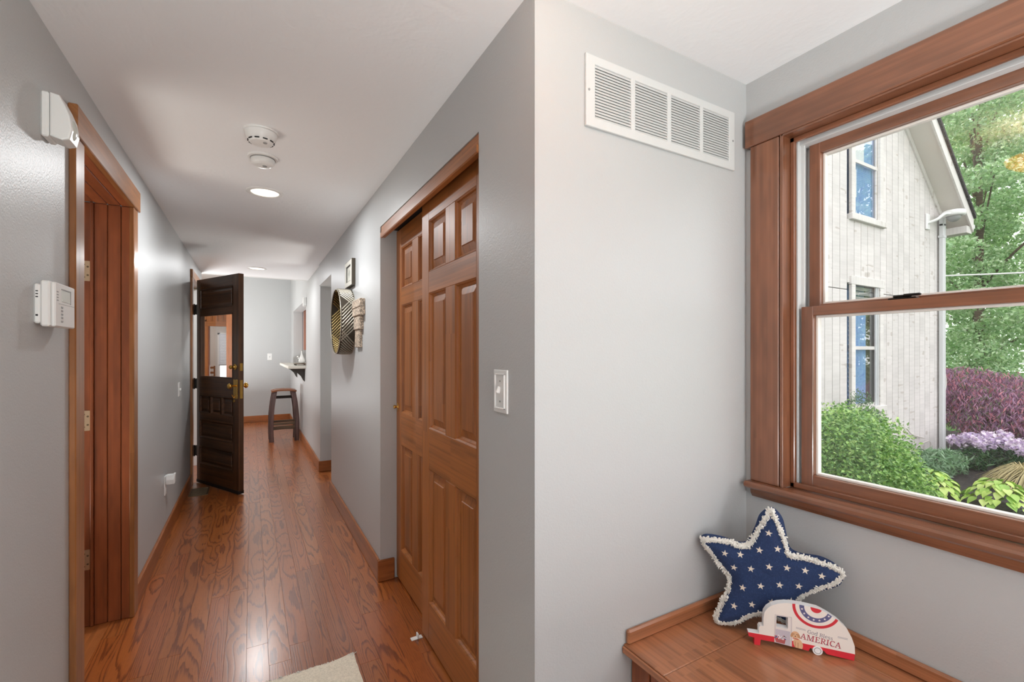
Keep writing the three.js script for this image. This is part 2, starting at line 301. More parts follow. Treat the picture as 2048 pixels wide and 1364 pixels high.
// ---- panelled doorway in the hallway wall
{
  const t = structure('trim_1', 'brown wooden door casing and deep board jamb beside the thermostat', [L, 0, -2.51]);
  const xf = L + .019, J0 = L - LT, side = (z0, z1) => wmesh('side_casing', wb(L, xf, 0, 2.03, z0, z1, 1, .003), M.casing, t);
  side(-2.122, -2.032); side(-2.985, -2.897);
  wmesh('head_casing', wb(L, L + .026, 2.03, 2.132, -3.006, -2.022, 2, .003), M.casing, t);
  const xs = [[L + .006, L - .032], [L - .034, L - .083], [L - .085, L - .134]];
  for (const [a, b] of xs) {
    wmesh('jamb_board', wb(a, b, 0, 2.03, -2.925, -2.905, 1, .0025), M.jamb, t);
    wmesh('jamb_board', wb(a, b, 0, 2.03, -2.12, -2.10, 1, .0025), M.jamb, t);
    wmesh('head_board', wb(a, b, 2.03, 2.05, -2.905, -2.12, 2, .0025), M.jamb, t);
  }
  wmesh('jamb_stop', wb(L - .134, L - .147, 0, 2.03, -2.925, -2.896, 1, .0025), M.jamb, t);
  wmesh('jamb_board', wb(L - .147, J0, 0, 2.03, -2.925, -2.907, 1, .0025), M.jamb, t);
  wmesh('jamb_board', wb(L - .136, J0, 0, 2.03, -2.118, -2.10, 1, .0025), M.jamb, t);
  wmesh('head_board', wb(L - .136, J0, 2.032, 2.05, -2.905, -2.12, 2, .0025), M.jamb, t);
  for (const y of [1.70, .985, .32]) {
    const s = new THREE.Shape(), w = .044, h = .096, q = .012; s.moveTo(0, 0); s.lineTo(w - q, 0); s.quadraticCurveTo(w, 0, w, q); s.lineTo(w, h - q); s.quadraticCurveTo(w, h, w - q, h); s.lineTo(0, h);
    const g = new THREE.ExtrudeGeometry(s, { depth: .003, bevelEnabled: false }); g.translate(L - .186, y - .048, -2.907);
    const hg = wmesh('hinge_leaf', flat(g), M.nickel, t);
    for (const [dx, dy] of [[.03, .02], [.03, -.02], [.016, .03], [.016, -.03]]) { const c = new THREE.CylinderGeometry(.0045, .0045, .0012, 10); c.rotateX(PI / 2); c.translate(L - .186 + dx, y + dy, -2.9036); wmesh('screw', c, M.register, hg); }
  }
}
// ---- doorway casing of the open dark door
{
  const t = structure('trim_2', 'brown wooden casing around the doorway of the open dark door', [L, 0, -6.0]);
  const xf = L + .019;
  wmesh('side_casing', wb(L, xf, 0, 2.05, D2[1], D2[1] + .105, 1, .003), M.casing, t);
  wmesh('side_casing', wb(L, xf, 0, 2.05, D2[0] - .10, D2[0], 1, .003), M.casing, t);
  wmesh('head_casing', wb(L, L + .022, 2.05, 2.13, D2[0] - .105, D2[1] + .11, 2, .003), M.casing, t);
  wmesh('jamb_board', wb(L + .005, L - LT, 0, 2.05, D2[1], D2[1] + .015, 1, .002), M.casing, t);
  wmesh('jamb_board', wb(L + .005, L - LT, 0, 2.05, D2[0] - .015, D2[0], 1, .002), M.white, t);
  wmesh('head_board', wb(L + .005, L - LT, 2.05, 2.06, D2[0], D2[1], 2, .002), M.casing, t);
}
// ---- frame-and-panel doors
function raised(w, h, z0, z1, m) {                    // raised panel, local z
  const a = [-w / 2, -h / 2], b = [w / 2, h / 2], i = [-w / 2 + m, -h / 2 + m], j = [w / 2 - m, h / 2 - m], zi = z1 - .0035, pos = [];
  const ring = (p, q, z) => [[p[0], p[1], z], [q[0], p[1], z], [q[0], q[1], z], [p[0], q[1], z]];
  const o = ring(a, b, z0), mid = ring([i[0] - .002, i[1] - .002], [j[0] + .002, j[1] + .002], zi), inn = ring(i, j, z1);
  const quad = (p, q, r, s) => pos.push(...p, ...q, ...r, ...p, ...r, ...s);
  for (let k = 0; k < 4; k++) { quad(o[k], o[(k + 1) % 4], mid[(k + 1) % 4], mid[k]); quad(mid[k], mid[(k + 1) % 4], inn[(k + 1) % 4], inn[k]); }
  quad(...inn); const g = new THREE.BufferGeometry(); g.setAttribute('position', new THREE.Float32BufferAttribute(pos, 3)); g.computeVertexNormals(); return flat(g);
}
function sticking(w, h, m, zf, zb) {                  // sloped moulding inside a frame opening
  const ring = (k, z) => [[-w / 2 + k, -h / 2 + k, z], [w / 2 - k, -h / 2 + k, z], [w / 2 - k, h / 2 - k, z], [-w / 2 + k, h / 2 - k, z]], pos = [];
  const a = ring(0, zf), b = ring(m * .35, zf - (zf - zb) * .25), c = ring(m * .5, zf - (zf - zb) * .7), d = ring(m, zb);
  for (const [p, q] of [[a, b], [b, c], [c, d]]) for (let k = 0; k < 4; k++) pos.push(...p[k], ...p[(k + 1) % 4], ...q[(k + 1) % 4], ...p[k], ...q[(k + 1) % 4], ...q[k]);
  const g = new THREE.BufferGeometry(); g.setAttribute('position', new THREE.Float32BufferAttribute(pos, 3)); g.computeVertexNormals(); return flat(g);
}
// closet doors: local x = along the door, y up, +z = front face
function closetDoor(name, label, pos) {
  const W = .70, Hh = 2.0, t = .034, d = structure(name, label, pos, -PI / 2);
  const cols = [[.092, .297], [.397, .592]], rows = [[.18, .777], [.96, 1.565], [1.66, 1.89]];
  const b = (n, x0, x1, y0, y1, ax) => mesh(n, wb(x0, x1, y0, y1, -t, 0, ax, .0015), M.fir, d);
  b('stile', 0, cols[0][0], 0, Hh, 1); b('stile', cols[1][1], W, 0, Hh, 1);
  const ys = [0, ...rows.flat(), Hh]; for (let k = 0; k < 4; k++) b('rail', cols[0][0], cols[1][1], ys[2 * k], ys[2 * k + 1], 0);
  for (const [y0, y1] of rows) {
    b('mullion', cols[0][1], cols[1][0], y0, y1, 1);
    for (const [x0, x1] of cols) {
      const cx = (x0 + x1) / 2, cy = (y0 + y1) / 2;
      const p = mesh('raised_panel', grain(raised(x1 - x0 - .03, y1 - y0 - .03, -.017, -.007, .032).translate(cx, cy, 0), 1), M.firPanel, d);
      mesh('moulding', grain(sticking(x1 - x0, y1 - y0, .016, 0, -.017).translate(cx, cy, 0), 1), M.fir, p);
      mesh('panel_back', wb(x0, x1, y0, y1, -t + .004, -.018, 1, 0), M.fir, p);
    }
  }
  return d;
}
closetDoor('door_2', 'brown six-panel sliding closet door overlapping in front of its twin', [.69, .012, -2.062]);
{
  const d = closetDoor('door_3', 'brown six-panel sliding closet door running behind its twin, with brass finger knob', [.736, .012, -2.658]);
  const k = mesh('knob', lathe([[.0001, .026], [.008, .025], [.011, .019], [.009, .013], [.006, .010], [.007, .004], [.013, .002], [.014, 0]], 20).rotateX(PI / 2), M.brass, d); k.position.set(.026, .985, 0);
  const p = mesh('knob_rose', extrude([[-.007, -.024], [.007, -.024], [.009, -.01], [.006, 0], [.009, .01], [.007, .024], [-.007, .024], [-.009, .01], [-.006, 0], [-.009, -.01]], .003, [], .0008), M.brass, d); p.position.set(.026, .985, 0);
}
{
  const t = structure('trim_3', 'brown wooden fascia hiding the track above the closet doors', [R, 1.97, -2.0]);
  wmesh('fascia', wb(R + .004, R + .026, 1.968, 2.03, -2.652, -1.349, 2, .002), M.fir, t);
  wmesh('lip', wb(R - .006, R + .008, 1.962, 1.992, -2.640, -1.350, 2, .004), M.fir, t);
  wmesh('track', cb(R + .04, R + .115, 2.02, 2.03, -2.655, -1.349, 0), M.black, t);
}
// ---- open dark door with glass (door_1): local x from hinge to free edge, +z front
{
  const W = .83, t = .045, a = -Math.atan2(.8795, .4759), d = structure('door_1', 'open dark walnut panel door with a clear glass light and brass knob', [-.497, .014, -5.62], a);
  const b = (n, x0, x1, y0, y1, ax) => mesh(n, wb(x0, x1, y0, y1, -t, 0, ax, .002), M.dark, d);
  b('stile', .036, .10, 0, 2.022, 1); b('stile', .726, W, 0, 2.022, 1);
  const rows = [[.19, .362], [.455, .622], [.70, .866], [1.052, 1.662], [1.73, 1.918]], ys = [0, ...rows.flat(), 2.022];
  for (let k = 0; k < 6; k++) b('rail', .10, .726, ys[2 * k], ys[2 * k + 1], 0);
  const panel = (x0, x1, y0, y1) => {
    const cx = (x0 + x1) / 2, cy = (y0 + y1) / 2, ax = y1 - y0 > x1 - x0 ? 1 : 0;
    const p = mesh('raised_panel', grain(raised(x1 - x0 - .024, y1 - y0 - .024, -.016, -.006, .026).translate(cx, cy, 0), ax), M.dark, d);
    mesh('moulding', grain(sticking(x1 - x0, y1 - y0, .016, .004, -.016).translate(cx, cy, 0), ax), M.dark, p);
    mesh('panel_back', wb(x0, x1, y0, y1, -t + .006, -.017, ax, 0), M.dark, p);
  };
  panel(.10, .726, .19, .362); panel(.10, .726, .455, .622); panel(.10, .726, 1.73, 1.918);
  const c3 = [[.10, .295], [.322, .505], [.532, .726]]; for (const [x0, x1] of c3) panel(x0, x1, .70, .866);
  b('mullion', .295, .322, .70, .866, 1); b('mullion', .505, .532, .70, .866, 1);
  mesh('glass_bead', merge([wb(.10, .112, 1.052, 1.662, -.012, .003, 1, .002), wb(.716, .726, 1.052, 1.662, -.012, .003, 1, .002), wb(.10, .726, 1.052, 1.062, -.012, .003, 0, .002), wb(.10, .726, 1.652, 1.662, -.012, .003, 0, .002)]), M.dark, d);
  mesh('glass_pane', cb(.10, .726, 1.052, 1.662, -.026, -.022, 0), M.glass, d);
  const knob = () => lathe([[.0001, .066], [.014, .064], [.024, .056], [.027, .047], [.022, .037], [.010, .030], [.008, .012], [.008, 0]], 24).rotateX(PI / 2);
  const pl = mesh('lock_plate', extrude([[-.034, -.088], [.034, -.088], [.034, .088], [-.034, .088]], .004, [], .0012), M.brass, d); pl.position.set(.775, .957, 0);
  const k1 = mesh('knob', knob(), M.brass, d); k1.position.set(.77, .986, .003);
  const k2 = mesh('knob', knob().rotateY(PI), M.brass, d); k2.position.set(.77, .986, -t - .003);
  const pl2 = mesh('lock_plate', extrude([[-.034, -.088], [.034, -.088], [.034, .088], [-.034, .088]], .004, [], .0012), M.brass, d); pl2.position.set(.775, .957, -t - .004);
  const db = mesh('deadbolt_turn', lathe([[.0001, .05], [.012, .049], [.018, .042], [.018, .036], [.012, .028], [.012, .008], [.026, .006], [.028, 0]], 24).rotateX(PI / 2), M.brass, d); db.position.set(.764, 1.16, 0);
  mesh('edge_plate', cb(W - .001, W + .002, .87, 1.04, -.035, -.010, .0005), M.brass, d);
  mesh('edge_plate', cb(W - .001, W + .002, 1.125, 1.195, -.035, -.010, .0005), M.brass, d);
  const ky = mesh('key', merge([cb(-.002, .002, -.055, 0, -.002, .002, .0005).rotateX(.5), new THREE.TorusGeometry(.011, .003, 8, 16).translate(0, -.06, -.02)]), M.brass, d); ky.position.set(.752, .905, .022);
  for (const y of [.30, .98, 1.73]) {
    const h = mesh('hinge', cb(-.03, .04, y - .05, y + .05, -.044, -.006, .002), M.iron, d);
    mesh('hinge_pin', new THREE.CylinderGeometry(.008, .008, .112, 12).translate(-.012, y, .004), M.iron, h);
  }
  mesh('door_sweep', cb(.036, W, -.006, .022, -t - .002, .004, .001), M.black, d);
}

// ---- sash window over the bench
{
  const w = structure('window_1', 'wide double-hung wooden window with reddish brown casing above the bench', [XW, .8, -.2]);
  const Z0 = -.875, Z1 = .475, xi = XW - .02, p = (n, g, m = M.cherry, par = w) => wmesh(n, g, m, par);
  p('head_casing', wb(XW - .026, XW, 2.028, 2.122, Z0 - .125, Z1 + .125, 2, .003));
  p('side_casing', wb(xi, XW, .866, 2.028, Z0 - .108, Z0 - .008, 1, .003));
  p('side_casing', wb(xi, XW, .866, 2.028, Z1 + .008, Z1 + .108, 1, .003));
  p('stool', merge([wb(XW - .048, XW + .004, .844, .866, Z0 - .118, Z1 + .118, 2, .006), wb(XW + .006, XW + .065, .842, .864, Z0, Z1, 2, .001)]));
  { const g = extrude([[0, 0], [.012, .0], [.02, .012], [.024, .034], [0, .034]], Z1 - Z0 + .21); g.applyMatrix4(new THREE.Matrix4().makeBasis(V(-1, 0, 0), V(0, 1, 0), V(0, 0, -1))); g.translate(XW, .811, Z1 + .105); p('apron', grain(flat(g), 2)); }
  p('jamb', wb(xi, XW + .15, .866, 2.045, Z0 - .004, Z0 + .006, 1, .001)); p('jamb', wb(xi, XW + .15, .866, 2.045, Z1 - .006, Z1 + .004, 1, .001));
  p('head_jamb', wb(xi, XW + .15, 2.022, 2.045, Z0, Z1, 2, .001));
  for (const [z0, z1] of [[Z0 + .006, Z0 + .020], [Z1 - .020, Z1 - .006]]) p('stop', wb(XW + .022, XW + .036, .866, 2.022, z0, z1, 1, .002));
  p('head_stop', wb(XW + .022, XW + .036, 2.006, 2.022, Z0 + .006, Z1 - .006, 2, .002));
  p('bottom_stop', wb(XW + .022, XW + .040, .866, .882, Z0 + .006, Z1 - .006, 2, .002));
  for (const s of [0, 1]) { const z = s ? Z1 - .006 : Z0 + .006, q = s ? -1 : 1; p('jamb_track', merge([cb(XW + .04, XW + .14, .87, 2.02, z, z + q * .016, .001), cb(XW + .058, XW + .066, .87, 2.02, z, z + q * .026, .001), cb(XW + .098, XW + .104, .87, 2.02, z, z + q * .026, .001)]), M.vinyl); }
  p('head_track', cb(XW + .05, XW + .14, 1.998, 2.02, Z0 + .02, Z1 - .02, .001), M.vinyl);
  const sash = (name, x0, x1, y0, y1, st, rb, rt, zi0, zi1) => {
    const g = sub(name, w); const f = (n, geo, m = M.cherry) => wmesh(n, geo, m, g), b0 = zi0 + st, b1 = zi1 - st, xg = (x0 + x1) / 2 + .006;
    f('stile', wb(x0, x1, y0, y1, zi0, b0, 1, .0015)); f('stile', wb(x0, x1, y0, y1, b1, zi1, 1, .0015));
    f('rail', wb(x0, x1, y0, y0 + rb, b0, b1, 2, .0015)); f('rail', wb(x0, x1, y1 - rt, y1, b0, b1, 2, .0015));
    const bead = (geo) => f('glazing_bead', geo, M.beadW);
    bead(cb(xg - .007, x1, y0 + rb, y1 - rt, b0, b0 + .007, .001)); bead(cb(xg - .007, x1, y0 + rb, y1 - rt, b1 - .007, b1, .001));
    bead(cb(xg - .007, x1, y0 + rb, y0 + rb + .007, b0 + .007, b1 - .007, .001)); bead(cb(xg - .007, x1, y1 - rt - .007, y1 - rt, b0 + .007, b1 - .007, .001));
    f('pane', cb(xg, xg + .004, y0 + rb, y1 - rt, b0, b1, 0), M.glass); return g;
  };
  sash('lower_sash', XW + .040, XW + .078, .876, 1.461, .036, .038, .030, Z0 + .032, Z1 - .032);
  sash('upper_sash', XW + .080, XW + .116, 1.440, 2.000, .034, .030, .034, Z0 + .036, Z1 - .036);
  p('sash_lock', merge([cb(XW + .046, XW + .072, 1.461, 1.466, -.61, -.545, .002), cb(XW + .05, XW + .066, 1.466, 1.474, -.60, -.56, .003), cb(XW + .044, XW + .056, 1.468, 1.475, -.575, -.535, .003)]), M.iron);
}
// ---- other windows that let the day in
function plainWindowX(name, label, x, z0, z1, y0, y1, mat) {
  const w = structure(name, label, [x, y0, (z0 + z1) / 2]);
  wmesh('frame', merge([wb(x - .05, x + .05, y0, y0 + .05, z0, z1, 2, .002), wb(x - .05, x + .05, y1 - .05, y1, z0, z1, 2, .002), wb(x - .05, x + .05, y0, y1, z0, z0 + .05, 1, .002), wb(x - .05, x + .05, y0, y1, z1 - .05, z1, 1, .002), wb(x - .03, x + .03, (y0 + y1) / 2 - .02, (y0 + y1) / 2 + .02, z0, z1, 2, .002)]), mat, w);
  wmesh('pane', cb(x - .003, x + .003, y0 + .04, y1 - .04, z0 + .04, z1 - .04, 0), M.glass, w);
}
function plainWindowZ(name, label, z, x0, x1, y0, y1, mat, mid = true) {
  const w = structure(name, label, [(x0 + x1) / 2, y0, z]);
  const parts = [wb(x0, x1, y0, y0 + .06, z - .05, z + .05, 0, .002), wb(x0, x1, y1 - .06, y1, z - .05, z + .05, 0, .002), wb(x0, x0 + .06, y0, y1, z - .05, z + .05, 1, .002), wb(x1 - .06, x1, y0, y1, z - .05, z + .05, 1, .002)];
  if (mid) parts.push(wb((x0 + x1) / 2 - .04, (x0 + x1) / 2 + .04, y0, y1, z - .04, z + .04, 1, .002));
  wmesh('frame', merge(parts), mat, w);
  wmesh('pane', cb(x0 + .04, x1 - .04, y0 + .04, y1 - .04, z - .003, z + .003, 0), M.glass, w); return w;
}
plainWindowZ('window_2', 'pair of glazed wooden entry doors facing down the hallway', ZB + .06, -.35, 1.25, .05, 2.06, M.cherry);
plainWindowX('window_3', 'dining room window close to the hallway end', -4.25, -9.4, -7.0, .5, 2.3, M.white);
plainWindowX('window_4', 'dining room window deeper into the house', -4.25, -12.6, -10.4, .5, 2.3, M.white);
{
  const w = plainWindowZ('window_5', 'narrow far window with a pale pleated blind behind the open door glass', -16.62, -.90, -.30, .35, 1.9, M.white, false);
  for (let k = 0; k < 20; k++) wmesh('blind_slat', cb(-.86, -.34, .93 + k * .047, .975 + k * .047, -16.565 + (k % 2) * .006, -16.555 + (k % 2) * .006, .001), M.blind, w);
  wmesh('blind_rail', cb(-.87, -.33, .90, .93, -16.57, -16.55, .003), M.greyPlastic, w);
}
// ---- wooden wall with a cased opening, seen through the door glass
{
  const t = structure('wall_panelled', 'orange tongue and groove wall with a cased opening seen through the door glass', [-1.2, 0, -13.5]);
  for (let k = 0; k < 34; k++) { const x0 = -4.2 + k * .12, x1 = x0 + .118; if (x0 > -.13) break; const over = x1 > -1.0; wmesh('board', wb(x0, Math.min(x1, -.12), over ? 1.95 : 0, 2.8, -13.56, -13.5, 1, .004), M.orange, t); }
  wmesh('head_casing', wb(-1.06, -.12, 1.95, 2.07, -13.5, -13.475, 0, .004), M.orange, t);
  wmesh('side_casing', wb(-1.06, -.93, 0, 1.95, -13.5, -13.475, 1, .004), M.orange, t);
  wmesh('jamb', wb(-.93, -.90, 0, 1.95, -13.7, -13.475, 1, .002), M.jamb, t);
  const e = structure('trim_4', 'tan wooden casing board trimming the end of the pale end wall', [-.36, 0, ZF]);
  wmesh('casing_board', wb(-.40, -.292, 0, 2.75, ZF - .14, ZF + .02, 1, .003), M.base, e);
}

// ================================================================= LAMPS
function downlight(label, x, z, y, power, warm = [.96, .985, 1], r = .075) {
  const t = thing('recessed_light', label, 'ceiling light', [x, y, z], 0, 'recessed ceiling lights');
  mesh('trim_ring', lathe([[r, -.001], [r + .004, -.006], [r + .018, -.006], [r + .026, -.001], [r + .026, .004], [r, .004]], 40), M.white, t);
  const ln = mesh('lens', lathe([[.0001, -.003], [r * .7, -.003], [r, -.001], [r, .004]], 36), M.lens, t); ln.userData = { label: 'glowing round diffuser' };
  const l = new THREE.RectAreaLight(new THREE.Color(...warm), power, r * 1.7, r * 1.7); l.position.set(0, -.012, 0); l.rotation.x = -PI / 2; t.add(l); l.castShadow = true;
}
downlight('lit recessed ceiling light just past the two smoke alarms', .07, -3.114, C, LAMP.hall);
downlight('lit recessed ceiling light close to the end of the hallway', .054, -5.99, C, LAMP.hall);
{ // semi-flush amber bowl in the entry; the window pane mirrors it
  const t = thing('bowl_lamp', 'amber glass bowl ceiling lamp in the entry, mirrored in the window', 'ceiling lamp', [.46, C, -.555]);
  mesh('canopy', lathe([[.0001, -.022], [.05, -.02], [.06, -.008], [.062, 0]], 32), M.brass, t);
  mesh('stem', new THREE.CylinderGeometry(.008, .008, .14, 12).translate(0, -.09, 0), M.brass, t);
  mesh('bowl', lathe([[.012, -.200], [.045, -.198], [.08, -.188], [.105, -.170], [.115, -.148], [.111, -.148], [.102, -.167], [.078, -.184], [.045, -.194], [.012, -.196]], 40), M.shade, t);
  mesh('finial', lathe([[.0001, -.222], [.007, -.218], [.010, -.210], [.005, -.203], [.012, -.198]], 16), M.brass, t);
  const p = new THREE.PointLight(new THREE.Color(1, .96, .90), LAMP.entry); p.position.set(0, -.12, 0); p.shadow.radius = 2.5; p.castShadow = true; t.add(p);
}
function drumLamp(label, x, z, h, w, power) {           // open-topped lamp throwing its light at the ceiling
  const t = thing('drum_lamp', label, 'floor lamp', [x, 0, z], 0, 'open-topped drum lamps');
  mesh('base', lathe([[.0001, .03], [.11, .026], [.13, .012], [.13, 0]], 32), M.iron, t);
  mesh('pole', new THREE.CylinderGeometry(.012, .012, h - .2, 14).translate(0, (h - .2) / 2, 0), M.iron, t);
  mesh('shade', lathe([[.02, h - .2], [w * .62, h - .2], [w * .74, h], [w * .73, h], [w * .61, h - .195], [.02, h - .195]], 36), M.white, t);
  mesh('diffuser', new THREE.CylinderGeometry(w * .70, w * .70, .004, 36).translate(0, h - .02, 0), M.lens, t);
  const l = new THREE.RectAreaLight(new THREE.Color(.955, .985, 1), power, w, w); l.position.set(0, h - .012, 0); l.rotation.x = PI / 2; l.castShadow = true; t.add(l);
}
drumLamp('open-topped white drum lamp on the entry floor', .45, 1.7, .5, .5, LAMP.drum);
drumLamp('open-topped white drum lamp in the small room past the panelled doorway', -1.6, -2.5, .4, .9, LAMP.drumBath);
drumLamp('open-topped white drum lamp on the kitchen floor', 2.0, -4.95, .4, .9, LAMP.drumKitchen);
drumLamp('open-topped white drum lamp in the dining room', -1.0, -8.1, .5, .5, LAMP.drumDining);
downlight('lit recessed ceiling light over the dining room', -1.6, -8.3, 2.75, LAMP.far, [1, .98, .95], .09);
downlight('lit recessed ceiling light over the kitchen floor', 1.9, -6.2, 2.4, LAMP.kitchen, [1, .97, .93], .09);
downlight('lit recessed ceiling light in the small room past the panelled doorway', -1.5, -2.6, C, LAMP.side, [1, .97, .94]);
downlight('lit recessed ceiling light in the room behind the cased opening', -1.4, -15.0, 2.75, LAMP.den, [1, .98, .95], .09);
downlight('lit recessed ceiling light of the wood panelled room', -1.9, -11.6, 2.75, LAMP.den, [1, .97, .92], .09);

// ================================================================= THINGS ON THE CEILING AND WALLS
{ // smoke alarms
  const a = thing('smoke_alarm', 'white drum-shaped smoke alarm with black slots on the ceiling', 'smoke alarm', [.036, C, -2.265], 0, 'smoke alarms');
  mesh('mounting_plate', lathe([[.0001, -.008], [.066, -.008], [.068, -.004], [.068, 0]], 40), M.white, a);
  mesh('housing', lathe([[.0001, -.052], [.040, -.052], [.046, -.048], [.050, -.040], [.058, -.032], [.062, -.02], [.063, -.008]], 40), M.white, a);
  for (let k = 0; k < 10; k++) { const g = cb(-.009, .009, -.002, .002, -.001, .003, 0); g.translate(0, -.044, .049).rotateY(k * PI / 5 + .3); mesh('slot', g, M.black, a); }
  mesh('test_button', new THREE.CylinderGeometry(.008, .008, .004, 16).translate(.015, -.053, .02), M.greyPlastic, a);
  const b = thing('smoke_alarm', 'white flat stepped smoke alarm next to the recessed light', 'smoke alarm', [.048, C, -2.555], 0, 'smoke alarms');
  mesh('mounting_plate', lathe([[.0001, -.01], [.064, -.01], [.067, -.006], [.067, 0]], 40), M.white, b);
  mesh('housing', lathe([[.0001, -.046], [.030, -.046], [.034, -.040], [.045, -.038], [.052, -.03], [.053, -.014], [.048, -.010]], 40), M.white, b);
  mesh('gap_ring', lathe([[.048, -.0125], [.0555, -.0125], [.0555, -.0105], [.048, -.0105]], 40), M.greyPlastic, b);
  mesh('test_button', new THREE.CylinderGeometry(.010, .010, .003, 16).translate(.008, -.047, .01), M.greyPlastic, b);
}
{ // return air grille
  const t = thing('air_grille', 'white four-bay return air grille high on the grey wall', 'vent', [.805, 1.942, ZW]);
  const W = .652, Hh = .201, g = [[.032, .168], [.185, .321], [.338, .473], [.489, .622]], y0 = .026, y1 = .176;
  const f = extrude(rect(0, W, 0, Hh), .009, g.map(([a, b]) => rect(a, b, y0, y1).reverse()), .002);
  mesh('faceplate', f, M.vent, t);
  mesh('back_plate', cb(.02, W - .02, .015, Hh - .015, .0003, .0008, 0), std({ color: col(132, 132, 130), roughness: .7 }), t);
  const n = 18, pt = (y1 - y0) / n;
  for (const [a, b] of g) { const lv = cb(0, b - a, -.0042, .0042, -.0005, .0005, 0).rotateX(-.42); for (let k = 0; k < n; k++) { const m = mesh('louver', lv, M.vent, t); m.position.set(a, y0 + pt * (k + .5), .0055); } }
  for (const x of [.010, W - .010]) mesh('screw', new THREE.CylinderGeometry(.0035, .0035, .0015, 12).rotateX(PI / 2).translate(x, Hh / 2, .0095), M.greyPlastic, t);
}
{ // motion detector, wall = local x (0 at the wall, outwards +x); local z along the wall
  const t = thing('motion_detector', 'white wedge-shaped motion detector above the thermostat', 'sensor', [L, 1.932, -1.80]);
  mesh('back_housing', cb(0, .018, 0, .13, -.072, 0, .004), M.white, t);
  const prof = [[.019, .004], [.045, -.004], [.062, .002], [.068, .03], [.063, .07], [.052, .10], [.040, .126], [.019, .13]];
  const g = extrude(prof, .072, [], .005); g.translate(0, 0, -.072); mesh('front_shell', flat(g), M.white, t);
  const ln = mesh('lens', new THREE.SphereGeometry(1, 20, 14).scale(.012, .030, .022).translate(.060, .038, -.030), M.lcd, t); ln.userData = { label: 'pale oval sensor lens' };
}
{ // thermostat
  const t = thing('thermostat', 'white rectangular thermostat beside the panelled doorway', 'thermostat', [L, 1.385, -1.752]);
  mesh('back_plate', cb(0, .014, .008, .118, -.168, 0, .004), M.white, t);
  mesh('body', cb(.014, .034, 0, .128, -.172, .002, .004), M.white, t);
  mesh('cover', cb(.034, .044, .0, .126, -.168, -.006, .003), M.white, t);
  const sc = mesh('display', cb(.0435, .0448, .074, .108, -.125, -.055, .0005), M.lcd, t); sc.userData = { label: 'pale liquid crystal display' };
  mesh('display_rim', merge([cb(.0435, .0455, .108, .111, -.128, -.052, 0), cb(.0435, .0455, .071, .111, -.128, -.125, 0)]), M.greyPlastic, t);
  for (let k = 0; k < 4; k++) mesh('vent_slot', cb(.0435, .0446, .098 - k * .008, .101 - k * .008, -.028, -.016, 0), M.greyPlastic, t);
  for (let k = 0; k < 5; k++) mesh('button', cb(.0435, .0455, .054 - k * .010, .060 - k * .010, -.062, -.050, .001), M.greyPlastic, t);
  for (let k = 0; k < 3; k++) mesh('side_slot', cb(.005, .010, .096 - k * .008, .099 - k * .008, -.0005, .0006, 0), M.black, t);
  mesh('side_slot', cb(.005, .010, .028, .033, -.0005, .0006, 0), M.black, t);
  mesh('door_seam', cb(.0435, .0444, .066, .067, -.165, -.03, 0), M.greyPlastic, t);
}
function plate(name, label, cat, pos, turn, kind, w = .070, h = .115, mat = M.white) {     // local +z out of the wall
  const t = thing(name, label, cat, pos, turn);
  mesh('cover_plate', extrude([[-w / 2, -h / 2], [w / 2, -h / 2], [w / 2, h / 2], [-w / 2, h / 2]], .006, [], .0022), mat, t);
  return t;
}
{ // switch beside the closet
  const t = plate('light_switch', 'white single switch plate between the closet and the wall corner', 'light switch', [R, 1.1975, -1.191], -PI / 2, 0, .082, .126);
  mesh('raised_border', merge([cb(-.030, -.026, -.052, .052, .005, .010, .001), cb(.026, .030, -.052, .052, .005, .010, .001), cb(-.030, .030, .048, .052, .005, .010, .001), cb(-.030, .030, -.052, -.048, .005, .010, .001)]), M.white, t);
  mesh('toggle', cb(-.004, .004, -.010, .010, .005, .018, .002).rotateX(-.35), M.white, t);
  for (const y of [.03, -.03]) mesh('screw', new THREE.CylinderGeometry(.003, .003, .001, 10).rotateX(PI / 2).translate(0, y, .0065), M.greyPlastic, t);
}
{
  const t = plate('light_switch', 'small white switch plate on the pale end wall', 'light switch', [.299, 1.222, ZF], 0, 0, .078, .125);
  mesh('toggle', cb(-.004, .004, -.010, .010, .004, .015, .002), M.greyPlastic, t);
  const s = plate('light_switch', 'white switch plate on the grey wall short of the open dark door', 'light switch', [L, 1.005, -4.65], PI / 2, 0);
  mesh('toggle', cb(-.004, .004, -.010, .010, .005, .018, .002), M.white, s);
}
{ // outlet with plug-in
  const o = plate('wall_outlet', 'white outlet plate low on the wall, holding the plug-in freshener', 'outlet', [L, .386, -3.965], PI / 2, 0, .072, .13);
  mesh('socket', extrude(rect(-.016, .016, -.046, -.012), .002, [], .0006), M.white, o).position.set(0, 0, .0055);
  const t = thing('plug_in_freshener', 'small white plug-in air freshener above the baseboard', 'air freshener', [L + .007, .395, -3.965], PI / 2);
  mesh('body', extrude([[-.025, 0], [.025, 0], [.030, .03], [.026, .062], [-.026, .062], [-.030, .03]], .052, [], .006), M.white, t);
  mesh('cap', extrude([[-.022, .052], [.022, .052], [.022, .072], [-.022, .072]], .012, [], .003), M.white, t).position.set(0, -.004, .042);
}
{ // floor register
  const t = thing('floor_register', 'bronze metal floor register beside the hinges of the dark door', 'vent', [-.425, 0, -5.19]);
  mesh('rim', extrude(rect(-.075, .075, -.14, .14), .005, [rect(-.06, .06, -.125, .125).reverse()], .0015).rotateX(-PI / 2).translate(0, .0002, 0), M.register, t);
  for (let k = 0; k < 15; k++) mesh('slat', cb(-.06, .06, .001, .005, -.122 + k * .0174, -.113 + k * .0174, .0008), M.register, t);
}
